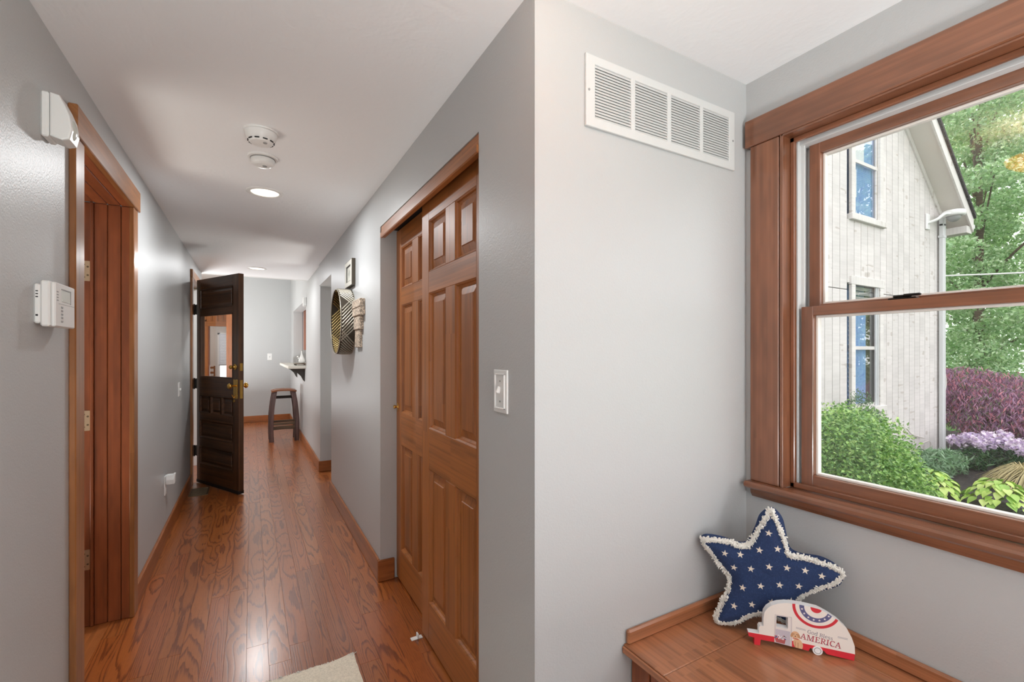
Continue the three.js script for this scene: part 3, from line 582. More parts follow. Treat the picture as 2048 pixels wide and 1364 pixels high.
{ // closet door floor guide
  const t = thing('floor_guide', 'small white plastic sliding door guide at the closet threshold', 'door guide', [.664, 0, -2.045]);
  mesh('foot', cb(-.032, .020, 0, .004, -.012, .012, .001), M.white, t);
  mesh('fin', cb(-.004, .002, 0, .022, -.012, .012, .001), M.white, t);
}
// ---- round metal wall decor, axis along x
{
  const t = thing('round_metal_decor', 'deep round bronze metal ring decor with slanted ribs on the wall', 'wall decor', [R, 1.537, -3.58]);
  const Ro = .237, D = .103;
  const band = (r0, r1) => lathe([[r0, 0], [r1, 0], [r1, D], [r0, D], [r0, 0]], 72).rotateZ(PI / 2);
  mesh('band', band(Ro - .003, Ro), M.bronzeDark, t);
  mesh('back_disc', new THREE.CylinderGeometry(Ro - .002, Ro - .002, .004, 64).rotateZ(PI / 2).translate(-.003, 0, 0), M.bronzeDark, t);
  for (const x of [-.002, -D]) mesh('rim', new THREE.TorusGeometry(Ro, .0035, 8, 72).rotateY(PI / 2).translate(x, 0, 0), M.bronze, t);
  const N = 60, sec = 6, out = [], inn = [];        // slanted ribs, direction turning over from sector to sector
  for (let k = 0; k < N; k++) {
    const a0 = k / N * 2 * PI, dir = Math.floor(k / N * sec) % 2 ? 1 : -1;
    for (const [rr, list] of [[Ro + .0015, out], [Ro - .0045, inn]]) {
      const pts = []; for (let j = 0; j <= 3; j++) { const a = a0 + dir * .42 * (j / 3 - .5); pts.push(V(-.008 - (D - .016) * j / 3, Math.cos(a) * rr, Math.sin(a) * rr)); }
      list.push(new THREE.TubeGeometry(new THREE.CatmullRomCurve3(pts), 4, .0052, 5));
    }
  }
  mesh('outer_ribs', merge(out), M.bronze, t); mesh('inner_ribs', merge(inn), M.bronzeIn, t);
}
{ // carved wooden piece next to it
  const t = thing('carved_wood_decor', 'whitewashed carved wooden wall piece of three stepped blocks', 'wall decor', [R, 1.345, -3.22]);
  mesh('lower_block', grain(cb(-.020, 0, 0, .12, -.075, .075, .003), 1, .1), M.carve, t);
  mesh('middle_block', grain(cb(-.028, 0, .12, .21, -.08, .115, .003), 1, .3), M.carve, t);
  mesh('upper_block', grain(cb(-.036, 0, .21, .318, -.085, .16, .003), 1, .6), M.carve, t);
  mesh('cap_moulding', grain(cb(-.041, 0, .262, .275, -.085, .163, .003), 1, .8), M.carve, t);
}
{ // small framed picture: local x along the wall, +z out
  const t = thing('framed_picture', 'small framed picture with pale mat above the round metal ring', 'picture', [R, 1.79, -3.515], -PI / 2);
  const W = .27, Hh = .19;
  mesh('frame', extrude(rect(-W / 2, W / 2, 0, Hh), .026, [rect(-W / 2 + .012, W / 2 - .012, .012, Hh - .012).reverse()], .002), M.frameDark, t);
  mesh('frame_face', extrude(rect(-W / 2 + .004, W / 2 - .004, .004, Hh - .004), .004, [rect(-W / 2 + .045, W / 2 - .045, .036, Hh - .036).reverse()], .001).translate(0, 0, .023), M.mat, t);
  mesh('inner_frame', extrude(rect(-W / 2 + .043, W / 2 - .043, .034, Hh - .034), .006, [rect(-W / 2 + .052, W / 2 - .052, .042, Hh - .042).reverse()], .001).translate(0, 0, .017), M.black, t);
  const pt = tex(128, 96, (u, v) => { const n = vn(u * 6, v * 6, 200) * .6 + vn(u * 24, v * 24, 201) * .4, e = sst(.35, .15, Math.hypot((u - .5) * 1.2, v - .5)); return mix3([.78, .77, .72], [.42, .43, .38], n * e); }, { wrap: false });
  const pm = new THREE.PlaneGeometry(W - .10, Hh - .08).translate(0, Hh / 2, .019); mesh('print', pm, std({ map: pt, roughness: .5 }), t);
  mesh('back', cb(-W / 2 + .006, W / 2 - .006, .006, Hh - .006, .002, .017, 0), M.black, t);
}
// ---- pass-through counter
{
  const t = thing('pass_through_shelf', 'cream counter shelf on dark brackets in the pass-through opening', 'shelf', [RF, 1.08, -7.8]);
  wmesh('counter_top', grain(cb(.435, RF + .30, 1.082, 1.122, -9.12, -6.935, .004), 2), M.counter, t);
  for (const z of [-7.12, -8.35]) {
    const g = extrude([[0, 0], [0, -.19], [-.02, -.17], [-.05, -.11], [-.10, -.06], [-.18, -.02], [-.19, 0]], .035, [], .002); g.translate(RF, 1.082, z); wmesh('bracket', flat(g), M.bracket, t);
  }
  const tr = thing('serving_tray', 'small dark footed wooden tray on the pass-through counter', 'tray', [.60, 1.122, -7.25]);
  mesh('board', cb(-.07, .09, .016, .026, -.14, .14, .003), M.staveGrey, tr);
  for (const [x, z] of [[-.055, -.12], [-.055, .12], [.075, -.12], [.075, .12]]) mesh('foot', new THREE.SphereGeometry(.0085, 12, 8).translate(x, .0085, z), M.iron, tr);
  const v = thing('teardrop_vase', 'white teardrop ceramic vase standing on the footed tray', 'vase', [.625, 1.148, -7.19]);
  mesh('body', lathe([[.0001, 0], [.030, .0], [.040, .015], [.043, .035], [.036, .065], [.022, .10], [.012, .135], [.009, .165], [.011, .178]], 28), M.ceramic, v);
  const b = thing('glass_bottle', 'clear glass bottle with a white stopper on the footed tray', 'bottle', [.585, 1.148, -7.33]);
  mesh('body', lathe([[.0001, .001], [.022, .001], [.026, .01], [.026, .05], [.014, .07], [.010, .085]], 24), phys({ color: 0xffffff, roughness: .05, transmission: 1, thickness: 0 }), b);
  mesh('stopper', new THREE.SphereGeometry(.014, 16, 12).translate(0, .095, 0), M.ceramic, b);
  const d = thing('doorbell_chime', 'white rounded chime box at the top of the pass-through opening', 'chime', [RF, 2.0, -6.86], -PI / 2);
  mesh('cover', extrude([[-.035, -.05], [-.02, -.065], [.02, -.065], [.035, -.05], [.035, .05], [.02, .065], [-.02, .065], [-.035, .05]], .045, [], .008), M.white, d);
}
{ // kitchen wall cabinet glimpsed through it
  const t = thing('wall_cabinet', 'dark brown wooden wall cabinet glimpsed through the pass-through', 'cabinet', [.822, 1.35, -9.12]);
  mesh('body', wb(0, .62, 0, .76, 0, .30, 1, .003), M.jamb, t);
  for (const x of [.01, .32]) { const d = mesh('cabinet_door', wb(x, x + .29, .01, .75, .30, .318, 1, .003), M.jamb, t); mesh('handle', new THREE.CylinderGeometry(.004, .004, .08, 8).translate(x + .145, .10, .328), M.iron, d); }
}
{ // barrel stave bar stool
  const t = thing('bar_stool', 'wooden bar stool of bowed barrel staves under the counter', 'stool', [.418, 0, -7.66]);
  const HX = .165, HZ = .15, TH = .735;
  for (const sx of [-1, 1]) for (const sz of [-1, 1]) {
    const p = [[1.0, .0], [1.04, .16], [1.02, .34], [.92, .54], [.74, TH]].map(([k, y]) => V(sx * HX * k, y, sz * HZ * k));
    mesh('leg', grain(sweep(p, .062, .026, V(1, 0, 0), 14), 1), M.stave, t);
  }
  for (let k = 0; k < 3; k++) {
    const z = (k - 1) * .098, y = TH + (k === 1 ? .004 : .010);
    mesh('seat_slat', grain(sweep([V(-.165, y - .012, z), V(-.08, y + .004, z), V(.08, y + .004, z), V(.165, y - .012, z)], .092, .026, V(0, 0, 1), 10), 0), M.staveSeat, t);
  }
  const rung = (a, b, w, m) => mesh('rung', grain(sweep([a, a.clone().lerp(b, .5), b], w, .018, V(0, 1, 0), 4), 0), m, t);
  for (const sz of [-1, 1]) { rung(V(-HX, .26, sz * HZ), V(HX, .26, sz * HZ), .034, M.staveGrey); rung(V(-HX * .8, .64, sz * HZ * .8), V(HX * .8, .64, sz * HZ * .8), .02, M.iron); }
  for (const sx of [-1, 1]) rung(V(sx * HX, .19, -HZ), V(sx * HX, .19, HZ), .034, M.stave);
  mesh('footrest', grain(sweep([V(-HX * 1.02, .20, HZ * .98), V(0, .205, HZ * 1.0), V(HX * 1.02, .20, HZ * .98)], .05, .02, V(0, 1, 0), 6), 0), M.staveGrey, t);
}
{ // glimpses behind the glass of the open door
  const h = thing('coat_hook', 'brass coat hook on the wooden wall behind the door glass', 'hook', [-1.02, 2.10, -13.5]);
  mesh('plate', new THREE.CylinderGeometry(.028, .028, .01, 20).rotateX(PI / 2).translate(0, .03, .005), M.brass, h);
  mesh('arm', tube([V(0, .03, .01), V(.01, .0, .05), V(.04, -.03, .07), V(.06, .0, .08)], .008), M.iron, h);
  const c = thing('ladder_back_chair', 'wooden ladder-back chair far behind the door glass', 'chair', [-1.02, 0, -15.2], .4);
  for (const x of [-.2, .2]) { mesh('back_post', wb(x - .018, x + .018, 0, .92, -.22, -.185, 1, .004), M.casing, c); mesh('leg', wb(x - .018, x + .018, 0, .44, .18, .215, 1, .004), M.casing, c); }
  mesh('seat', wb(-.22, .22, .44, .47, -.22, .22, 0, .006), M.casing, c);
  for (const y of [.58, .70, .84]) mesh('back_slat', wb(-.2, .2, y, y + .06, -.212, -.196, 0, .004), M.casing, c);
}
{ // rug
  const t = thing('hallway_rug', 'faded cream and grey woven rug with a frayed corner', 'rug', [.04, 0, -1.3]);
  const n = 40, m = 60, x0 = -.34, x1 = .345, z0 = -.755, z1 = .9, g = new THREE.PlaneGeometry(x1 - x0, z1 - z0, n, m).rotateX(-PI / 2).translate((x0 + x1) / 2, .007, (z0 + z1) / 2), p = g.attributes.position, uv = g.attributes.uv;
  for (let k = 0; k < p.count; k++) { const x = p.getX(k), z = p.getZ(k); uv.setXY(k, x, z); p.setY(k, .007 + .002 * vn(x * 9, z * 9, 210)); if (z < z0 + .001) p.setZ(k, z + .006 * (vn(x * 60, 1, 211) - .5) + (x > .25 ? -.02 * (x - .25) / .1 : 0)); if (x > x1 - .001) p.setX(k, x + .004 * (vn(z * 60, 2, 212) - .5)); }
  g.computeVertexNormals(); mesh('pile', g, M.rug, t);
  mesh('backing', cb(x0 + .004, x1 - .004, .0005, .006, z0 + .006, z1, 0), M.fringe, t);
  const fr = []; const r = mulberry(33);
  for (let k = 0; k < 130; k++) { const x = x0 + (x1 - x0) * k / 129, l = .006 + r() * .01 + (k > 122 ? .012 : 0), b = r() - .5; fr.push(new THREE.TubeGeometry(new THREE.CatmullRomCurve3([V(x, .006, z0 + .004), V(x + b * .006, .005, z0 - l * .5), V(x + b * .012 + (k > 122 ? .012 : 0), .0025, z0 - l)]), 4, .0016, 5)); }
  mesh('frayed_edge', merge(fr), M.fringe, t);
}

// ================================================================= BENCH
{
  const t = thing('window_bench', 'built-in reddish brown wooden storage bench under the window', 'bench', [.95, 0, -1.01]);
  const y0 = .428, y1 = .456, xF = .949, xB = 1.462, ze = -.857, zN = 1.15;
  wmesh('end_board', wb(xF, xB - .001, y0, y1, ZW, ze - .0006, 2, .002), M.bench, t);
  wmesh('lid', wb(xF, xB - .001, y0, y1, ze + .0006, zN, 2, .002), M.bench, t);
  wmesh('back_board', wb(xB + .0008, XW, y0, y1, ZW, zN, 2, .0015), M.bench, t);
  wmesh('back_moulding', wb(XW - .016, XW, y1, .497, ZW, zN, 2, .005), M.bench, t);
  wmesh('end_moulding', wb(.957, XW - .016, y1, .497, ZW, ZW + .016, 0, .005), M.bench, t);
  wmesh('nosing', wb(xF - .006, xF, y0 + .004, y1 - .003, ZW + .002, zN, 2, .003), M.bench, t);
  for (let k = 0; k < 30; k++) { const z = ZW + .004 + k * .072; wmesh('front_board', wb(.978, .99, .10, y0, z, Math.min(z + .070, zN), 1, .003), M.jamb, t); }
  wmesh('toe_board', wb(.974, .99, 0, .10, ZW + .002, zN, 2, .003), M.jamb, t);
  wmesh('carcass', cb(.99, XW, 0, y0, ZW + .001, zN, 0), M.jamb, t);
}
// ---- star pillow: local x across, y up, z out of the corner
{
  const O = V(1.3703, .456, -.8241), n = V(-.785, .0995, .6115).normalize(), up = V(.0785, .995, -.0611).normalize(), rt = up.clone().cross(n).normalize();
  const t = thing('star_pillow', 'navy blue star-shaped pillow with white printed stars and shaggy white trim', 'pillow', [O.x, O.y, O.z]);
  t.quaternion.setFromRotationMatrix(new THREE.Matrix4().makeBasis(rt, up, n)); t.updateMatrixWorld(true);
  const outer = [[.0036, .377], [.0238, .3683], [.0386, .3459], [.0464, .3099], [.0556, .267], [.0815, .2528], [.1356, .2508], [.1756, .2326], [.1917, .2073], [.1804, .1773], [.143, .1562], [.1019, .1376], [.0791, .1154], [.085, .0809], [.094, .0509], [.0778, .0333], [.0456, .0369], [.0163, .0486], [-.0137, .0532], [-.0478, .0387], [-.0895, .0114], [-.1319, .004], [-.1534, .011], [-.1516, .0339], [-.128, .0895], [-.1099, .1383], [-.1276, .1731], [-.1603, .2061], [-.1899, .2325], [-.1955, .2551], [-.1787, .2694], [-.1309, .2687], [-.0879, .2598], [-.0596, .2679], [-.0383, .3127], [-.0241, .3526]];
  const seam = [[.0035, .3713], [.02, .3359], [.0362, .2935], [.0487, .2475], [.0781, .245], [.1197, .241], [.1601, .23], [.1858, .2133], [.1592, .1874], [.1181, .1621], [.0827, .1339], [.0728, .1177], [.0788, .0939], [.0862, .0599], [.0458, .0513], [-.0002, .0633], [-.0271, .065], [-.0614, .0506], [-.0999, .0203], [-.1426, .0094], [-.1516, .0243], [-.1316, .0737], [-.1135, .1225], [-.1134, .1566], [-.1421, .186], [-.1713, .2237], [-.1917, .2537], [-.1602, .2585], [-.1165, .2593], [-.0879, .2521], [-.0597, .2565], [-.0386, .29], [-.0174, .3346]];
  const starsAt = [[-.0041, .3052], [-.0296, .2514], [.019, .262], [-.1256, .2263], [-.0817, .2291], [-.1, .1874], [-.0533, .1924], [-.0045, .2074], [.0423, .212], [.0888, .2124], [.13, .2041], [-.0764, .1331], [-.0273, .1471], [.0227, .1595], [.0719, .1653], [-.1003, .0735], [-.0514, .0884], [.0013, .1062], [.0517, .1189], [.045, .074]];
  const cv = document.createElement('canvas'); cv.width = cv.height = 1024; const c = cv.getContext('2d');
  c.fillStyle = 'rgb(36,54,92)'; c.fillRect(0, 0, 1024, 1024);
  const pr = mulberry(44); for (let k = 0; k < 26000; k++) { const x = pr() * 1024, y = pr() * 1024, s = pr(); c.fillStyle = s < .5 ? 'rgba(20,36,70,.35)' : 'rgba(62,92,146,.30)'; if (pr() < .5) c.fillRect(x, y, 1.4, 5 + 7 * pr()); else c.fillRect(x, y, 5 + 7 * pr(), 1.4); }
  const X = (s) => (s + .21) / .42 * 1024, Y = (v) => (1 - (v + .02) / .42) * 1024;
  for (const [s, v] of starsAt) { c.fillStyle = 'rgb(226,214,198)'; c.beginPath(); for (let k = 0; k < 10; k++) { const a = -PI / 2 + k * PI / 5 + .1, r = (k % 2 ? .0042 : .0108) / .42 * 1024; c.lineTo(X(s) + Math.cos(a) * r, Y(v) + Math.sin(a) * r); } c.closePath(); c.fill(); }
  const map = new THREE.CanvasTexture(cv); map.colorSpace = THREE.SRGBColorSpace;
  const cloth = std({ map, roughness: .95, bumpMap: weave, bumpScale: .0006 });
  // inflated body from a grid: height grows with distance from the outline
  const poly = new THREE.CatmullRomCurve3(outer.map(([x, y]) => V(x, y, 0)), true, 'catmullrom', .5).getPoints(200).map((p) => [p.x, p.y]);
  const dist = (x, y) => { let m = 1e9; for (let k = 0; k < poly.length - 1; k++) { const [ax, ay] = poly[k], [bx, by] = poly[k + 1], ex = bx - ax, ey = by - ay, tt = Math.max(0, Math.min(1, ((x - ax) * ex + (y - ay) * ey) / (ex * ex + ey * ey + 1e-12))); m = Math.min(m, Math.hypot(x - ax - tt * ex, y - ay - tt * ey)); } return m; };
  const ctr = [0, .18], rings = 12, bulge = (d) => Math.sqrt(Math.max(0, 1 - (1 - Math.min(1, d / .052)) ** 2));
  const side = (sg, th) => {
    const pos = [], uv = [], idx = [], n2 = poly.length - 1;
    for (let j = 0; j <= rings; j++) for (let k = 0; k < n2; k++) {
      const f = 1 - Math.pow(j / rings, 1.4) * .999, x = ctr[0] + (poly[k][0] - ctr[0]) * f, y = ctr[1] + (poly[k][1] - ctr[1]) * f, d = j ? dist(x, y) : 0;
      const wr = .004 * (vn(x * 40, y * 40, 220) - .5) * Math.min(1, d / .03);
      pos.push(x, y, sg * (th * bulge(d) + (sg > 0 ? wr : 0))); uv.push((x + .21) / .42, (y + .02) / .42);
    }
    for (let j = 0; j < rings; j++) for (let k = 0; k < n2; k++) { const a = j * n2 + k, b = j * n2 + (k + 1) % n2, e = a + n2, g = b + n2; if (sg > 0) idx.push(a, e, b, b, e, g); else idx.push(a, b, e, b, g, e); }
    const g = new THREE.BufferGeometry(); g.setAttribute('position', new THREE.Float32BufferAttribute(pos, 3)); g.setAttribute('uv', new THREE.Float32BufferAttribute(uv, 2)); g.setIndex(idx); g.computeVertexNormals(); return g;
  };
  mesh('front', side(1, .036), cloth, t);
  mesh('back', side(-1, .030), std({ color: col(40, 66, 116), roughness: .95, bumpMap: weave, bumpScale: .0006 }), t);
  // shaggy trim on the seam
  const sp = new THREE.CatmullRomCurve3(seam.map(([x, y]) => V(x, y, 0)), true, 'catmullrom', .3), tuft = [], r2 = mulberry(55);
  for (let k = 0; k < 3200; k++) {
    const p = sp.getPoint((k / 3200 + r2() * .002) % 1); p.x += (r2() - .5) * .011; p.y += (r2() - .5) * .011;
    const h = .036 * bulge(dist(p.x, p.y)) + .001, g = new THREE.ConeGeometry(.0024, .014, 4); g.rotateX(PI / 2 + (r2() - .5) * 1.9); g.rotateZ(r2() * 6.3); g.translate(p.x, p.y, h + .0035 * r2() + .002); tuft.push(g);
  }
  { const bp = []; for (let k = 0; k < 160; k++) { const p = sp.getPoint(k / 160); bp.push(V(p.x, p.y, .036 * bulge(dist(p.x, p.y)) + .001)); } tuft.push(tube(bp, .0042, 320, 8, true)); }
  mesh('shaggy_trim', merge(tuft), std({ color: col(244, 241, 234), roughness: 1 }), t);
}
// ---- wooden camper sign: local x along, y up, +z front
{
  const t = thing('camper_sign', 'small red and white wooden camper trailer cutout with patriotic lettering', 'ornament', [1.285, .456, -.812], -Math.atan2(.7214, .6925));
  const face = [[-.023, .0339], [-.0214, .0225], [-.0068, .0206], [-.0068, .0004], [.0084, .0004], [.01, .0174], [.0426, .017], [.098, .0113], [.1324, .0074], [.1362, .0165], [.1707, .0143], [.1767, .0068], [.2427, .0004], [.2449, .018], [.2441, .0415], [.2369, .0639], [.2253, .0873], [.2048, .106], [.1812, .1201], [.1573, .1308], [.1255, .1345], [.098, .1358], [.0747, .1345], [.0544, .1295], [.0387, .1216], [.0276, .1119], [.0196, .0982], [.0172, .08], [.0172, .0587], [.0084, .0572], [.0049, .0512], [.0056, .0344]];
  const hole = [[.0508, .0615], [.0802, .0605], [.0802, .094], [.0508, .0944]];
  const cv = document.createElement('canvas'); cv.width = 1120; cv.height = 600; const c = cv.getContext('2d'), K = 4000, X = (s) => (s + .028) * K, Y = (v) => 600 - (v + .006) * K;
  const path = (pts) => { c.beginPath(); pts.forEach(([s, v], k) => k ? c.lineTo(X(s), Y(v)) : c.moveTo(X(s), Y(v))); };
  const fill = (pts, f) => { path(pts); c.closePath(); c.fillStyle = f; c.fill(); };
  c.fillStyle = 'rgb(236,228,220)'; c.fillRect(0, 0, 1120, 600);
  fill([[-.03, .0339], [.045, .0325], [.1194, .0265], [.26, .018], [.26, -.01], [-.03, -.01]], 'rgb(214,44,58)');
  fill([[.0465, .098], [.0905, .0965], [.0905, .008], [.045, .010]], 'rgb(206,196,194)'); fill([[.0495, .0955], [.0875, .0945], [.0875, .012], [.048, .014]], 'rgb(228,220,216)');
  fill([[.049, .056], [.086, .054], [.086, .013], [.048, .015]], 'rgb(196,188,198)');
  const arc = (r, w, f, a0 = .02, a1 = .98) => { c.beginPath(); c.lineWidth = w * K; c.strokeStyle = f; c.ellipse(X(.151), Y(.131), r * K, r * .93 * K, .17, PI * a0, PI * a1); c.stroke(); };
  arc(.056, .0075, 'rgb(208,48,60)'); arc(.036, .012, 'rgb(92,92,134)'); c.fillStyle = 'rgb(208,48,60)'; c.beginPath(); c.ellipse(X(.151), Y(.131), .014 * K, .013 * K, .17, 0, PI); c.fill();
  c.fillStyle = 'rgb(240,234,230)'; for (let k = 0; k < 7; k++) { const a = .17 + PI * (.12 + .127 * k), x = X(.151) + .036 * K * Math.cos(a), y = Y(.131) + .0335 * K * Math.sin(a); c.beginPath(); for (let j = 0; j < 10; j++) { const b = j * PI / 5 - PI / 2, r = j % 2 ? 6 : 15; c.lineTo(x + Math.cos(b) * r, y + Math.sin(b) * r); } c.fill(); }
  c.save(); c.translate(X(.128), Y(.0575)); c.rotate(.155); c.fillStyle = 'rgb(110,108,122)'; c.font = '56px serif'; c.fillText('God Bless', 0, 0); c.restore();
  c.save(); c.translate(X(.1105), Y(.0395)); c.rotate(.115); c.fillStyle = 'rgb(196,52,62)'; c.font = '88px serif'; c.fillText('AMERICA', 0, 0); c.strokeStyle = 'rgb(70,72,100)'; c.lineWidth = 1.2; c.strokeText('AMERICA', 0, 0); c.restore();
  c.strokeStyle = 'rgb(150,148,158)'; c.lineWidth = 4; for (const dy of [0, .0028]) { path([[.1005, .0695 - dy], [.125, .0662 - dy]]); c.stroke(); path([[.2035, .0608 - dy], [.2275, .059 - dy]]); c.stroke(); }
  for (let k = 0; k < 5; k++) { c.fillStyle = k === 2 ? 'rgb(196,52,62)' : 'rgb(92,92,128)'; const x = X(.1392 + k * .0124), y = Y(.0372 - k * .001); c.beginPath(); for (let j = 0; j < 10; j++) { const b = j * PI / 5 - PI / 2, r = j % 2 ? 3 : 8; c.lineTo(x + Math.cos(b) * r, y + Math.sin(b) * r); } c.fill(); }
  // basket of red flowers on the door
  fill([[.046, .030], [.074, .027], [.072, .016], [.050, .018]], 'rgb(178,92,92)'); const q = mulberry(66); for (let k = 0; k < 46; k++) { c.fillStyle = ['rgb(200,50,64)', 'rgb(236,230,228)', 'rgb(74,84,84)', 'rgb(84,88,130)'][Math.floor(q() * 4)]; c.beginPath(); c.ellipse(X(.047 + q() * .027), Y(.028 + q() * .011), 7, 6, q() * 3, 0, 2 * PI); c.fill(); }
  // cream dog sitting by the door
  c.fillStyle = 'rgb(222,180,142)'; c.beginPath(); c.ellipse(X(.106), Y(.022), 46, 66, -.35, 0, 2 * PI); c.fill(); c.beginPath(); c.ellipse(X(.099), Y(.047), 40, 42, 0, 0, 2 * PI); c.fill();
  c.fillStyle = 'rgb(196,146,106)'; c.beginPath(); c.ellipse(X(.0905), Y(.046), 13, 28, .3, 0, 2 * PI); c.fill(); c.beginPath(); c.ellipse(X(.1075), Y(.045), 13, 28, -.3, 0, 2 * PI); c.fill(); c.fillRect(X(.0975), Y(.028), 10, 84); c.fillRect(X(.1045), Y(.026), 10, 84);
  c.fillStyle = 'rgb(60,44,38)'; for (const [s, v, r] of [[.0955, .049, 4], [.1025, .0485, 4], [.099, .043, 6]]) { c.beginPath(); c.ellipse(X(s), Y(v), r, r, 0, 0, 2 * PI); c.fill(); }
  c.strokeStyle = 'rgb(196,52,62)'; c.lineWidth = 7; c.beginPath(); c.moveTo(X(.092), Y(.037)); c.lineTo(X(.107), Y(.035)); c.stroke();
  const map = new THREE.CanvasTexture(cv); map.colorSpace = THREE.SRGBColorSpace; map.wrapS = map.wrapT = THREE.ClampToEdgeWrapping;
  const edge = std({ color: col(238, 238, 238), roughness: .5 }), print = std({ map, roughness: .45 });
  const body = extrude(face, .020, [hole.slice().reverse()]); body.translate(0, 0, -.0205); mesh('cutout', flat(body), edge, t);
  const sg = new THREE.ShapeGeometry(shapeOf(face, [hole.slice().reverse()])), p = sg.attributes.position, uv = sg.attributes.uv; for (let k = 0; k < p.count; k++) uv.setXY(k, (p.getX(k) + .028) * K / 1120, (p.getY(k) + .006) * K / 600);
  const pf = mesh('printed_face', sg, print, t); pf.userData = { label: 'printed camper with bunting, dog and lettering' };
  { const red = [[-.0231, .0338], [-.0215, .0222], [-.0069, .0205], [-.0069, 0], [.0085, 0], [.0101, .0174], [.012, .0174], [.012, .0336]]; const g = extrude(red, .0196); g.translate(0, 0, -.0203); mesh('red_base', flat(g), std({ color: col(214, 44, 58), roughness: .5 }), t); }
  mesh('wheel', merge([new THREE.CylinderGeometry(.0125, .0125, .012, 28).rotateX(PI / 2)]).translate(.1543, .0128, -.0048), edge, t);
  mesh('hub_ring', new THREE.TorusGeometry(.0082, .0008, 6, 28).translate(.1543, .0128, .0014), M.greyPlastic, t);
}

// ================================================================= OUTSIDE
const GY = -.5, HZ = -3.3;
{
  const g = structure('ground', 'garden ground of dark mulch bed and lawn outside the window');
  wmesh('lawn', grain(cb(1.7, 60, GY - .6, GY - .06, -40, 30, 0), 0, 0), M.lawn, g);
  wmesh('mulch_bed', grain(cb(1.7, 14, GY - .1, GY, -6, -1.75, .02), 0, 0), M.mulch, g);
  wmesh('gravel_path', grain(cb(1.7, 14, GY - .1, GY - .01, -1.75, 2.4, .02), 0, 0), M.gravel, g);
  wmesh('porch', grain(cb(-4.1, L - LT, -.25, -.03, -6.56, -4.15, .01), 0, 0), M.stone, g);
  wmesh('yard', grain(cb(-40, -4.35, GY - .6, GY - .06, -40, 30, 0), 0, 0), M.lawn, g);
  wmesh('front_yard', grain(cb(-4.35, 1.7, GY - .6, GY - .06, ZB + .12, 30, 0), 0, 0), M.lawn, g);
}
const RIDGE = 5.55, rakeY = (x) => 5.04 - .865 * (Math.abs(x - RIDGE) - (9.095 - RIDGE));
{
  const h = thing('neighbour_wing', 'white gabled house wing with vertical board siding outside the window', 'house', [6, GY, HZ]);
  const X0 = 1.75, X1 = 10.72, YB = -.44;
  wmesh('backing_wall', cb(X0, X1, GY - .1, rakeY(X1) - .02, HZ - .22, HZ - .125, 0), M.groove, h);
  { const g = extrude([[X0, 3], [X1, 3], [X1, rakeY(X1)], [RIDGE, rakeY(RIDGE)], [X0, rakeY(X0)]], .1); g.translate(0, 0, HZ - .225); wmesh('backing_gable', flat(g), M.groove, h); }
  const wins = [[7.40, 8.40, .42, 2.30], [7.40, 8.40, 3.20, 4.9]];
  const BWD = .1985, n = Math.round((X1 - X0) / BWD);
  for (let k = 0; k < n; k++) {
    const a = X0 + k * (X1 - X0) / n + .006, b = X0 + (k + 1) * (X1 - X0) / n - .006;
    let spans = [[YB, 2.195], [2.205, 9]];
    for (const [wa, wb2, wy0, wy1] of wins) if ((a + b) / 2 > wa && (a + b) / 2 < wb2) spans = spans.flatMap(([s, e]) => wy0 > s && wy1 < e ? [[s, wy0], [wy1, e]] : wy0 > s && wy0 < e ? [[s, wy0]] : wy1 > s && wy1 < e ? [[wy1, e]] : wy0 <= s && wy1 >= e ? [] : [[s, e]]);
    for (const [s, e] of spans) {
      const ea = Math.min(e, rakeY(a)), eb = Math.min(e, rakeY(b)); if (ea < s || eb < s) continue;
      const g = extrude([[a, s], [b, s], [b, eb], [a, ea]], .02, [], .003); g.translate(0, 0, HZ - .02); wmesh('siding_board', grain(flat(g), 1), M.siding, h);
    }
  }
  wmesh('corner_board', grain(cb(X1 - .13, X1 + .02, YB, rakeY(X1), HZ - .02, HZ + .018, .003), 1), M.sidingTrim, h);
  wmesh('side_wall', grain(cb(X1 - .05, X1 + .018, YB, rakeY(X1), HZ - 6, HZ - .02, 0), 1), M.siding, h);
  // stone foundation, laid in blocks
  const r = mulberry(71); for (let x = 8.2, k = 0; x < X1 - .02; k++) { const w = Math.min(.28 + r() * .25, X1 - x); wmesh('foundation_stone', grain(cb(x, x + w - .012, GY - .08, YB - .008, HZ - .10, HZ - .03 + r() * .03, .012), 0), M.stone, h); x += w; }
  wmesh('foundation', cb(X0, X1, GY - .1, YB, HZ - .12, HZ - .06, 0), M.stone, h);
  // roof slabs, soffit, fascia
  const zf = HZ + .30, slope = Math.atan(.865), EX = 10.95;
  const strip2 = (xa, xb, ya, yb, z0, z1, off) => { const g = extrude([[xa, rakeY(xa) + ya + off], [xb, rakeY(xb) + ya + off], [xb, rakeY(xb) + yb + off], [xa, rakeY(xa) + yb + off]], z1 - z0); g.translate(0, 0, z0); return flat(g); };
  for (const [xa, xb] of [[RIDGE, EX], [.3, RIDGE]]) {
    wmesh('soffit', strip2(xa, xb, 0, .02, HZ, zf, 0), M.soffit, h);
    wmesh('rake_fascia', grain(strip2(xa, xb, -.03, .20, zf, zf + .025, 0), 0), M.sidingTrim, h);
    wmesh('frieze_board', grain(strip2(xa, Math.min(xb, 10.72), -.11, .0, HZ, HZ + .025, 0), 0), M.sidingTrim, h);
    wmesh('roof_slab', grain(strip2(xa, xb, .20, .26, HZ - 6, zf + .06, 0), 0), M.shingle, h);
  }
  wmesh('eave_box', grain(cb(X1, EX, rakeY(EX) - .06, rakeY(EX) + .06, HZ - 6, zf, .003), 2), M.sidingTrim, h);
  wmesh('gutter', grain(cb(EX, EX + .10, rakeY(EX) + .02, rakeY(EX) + .12, HZ - 6, zf + .02, .02), 2), M.vinyl, h);
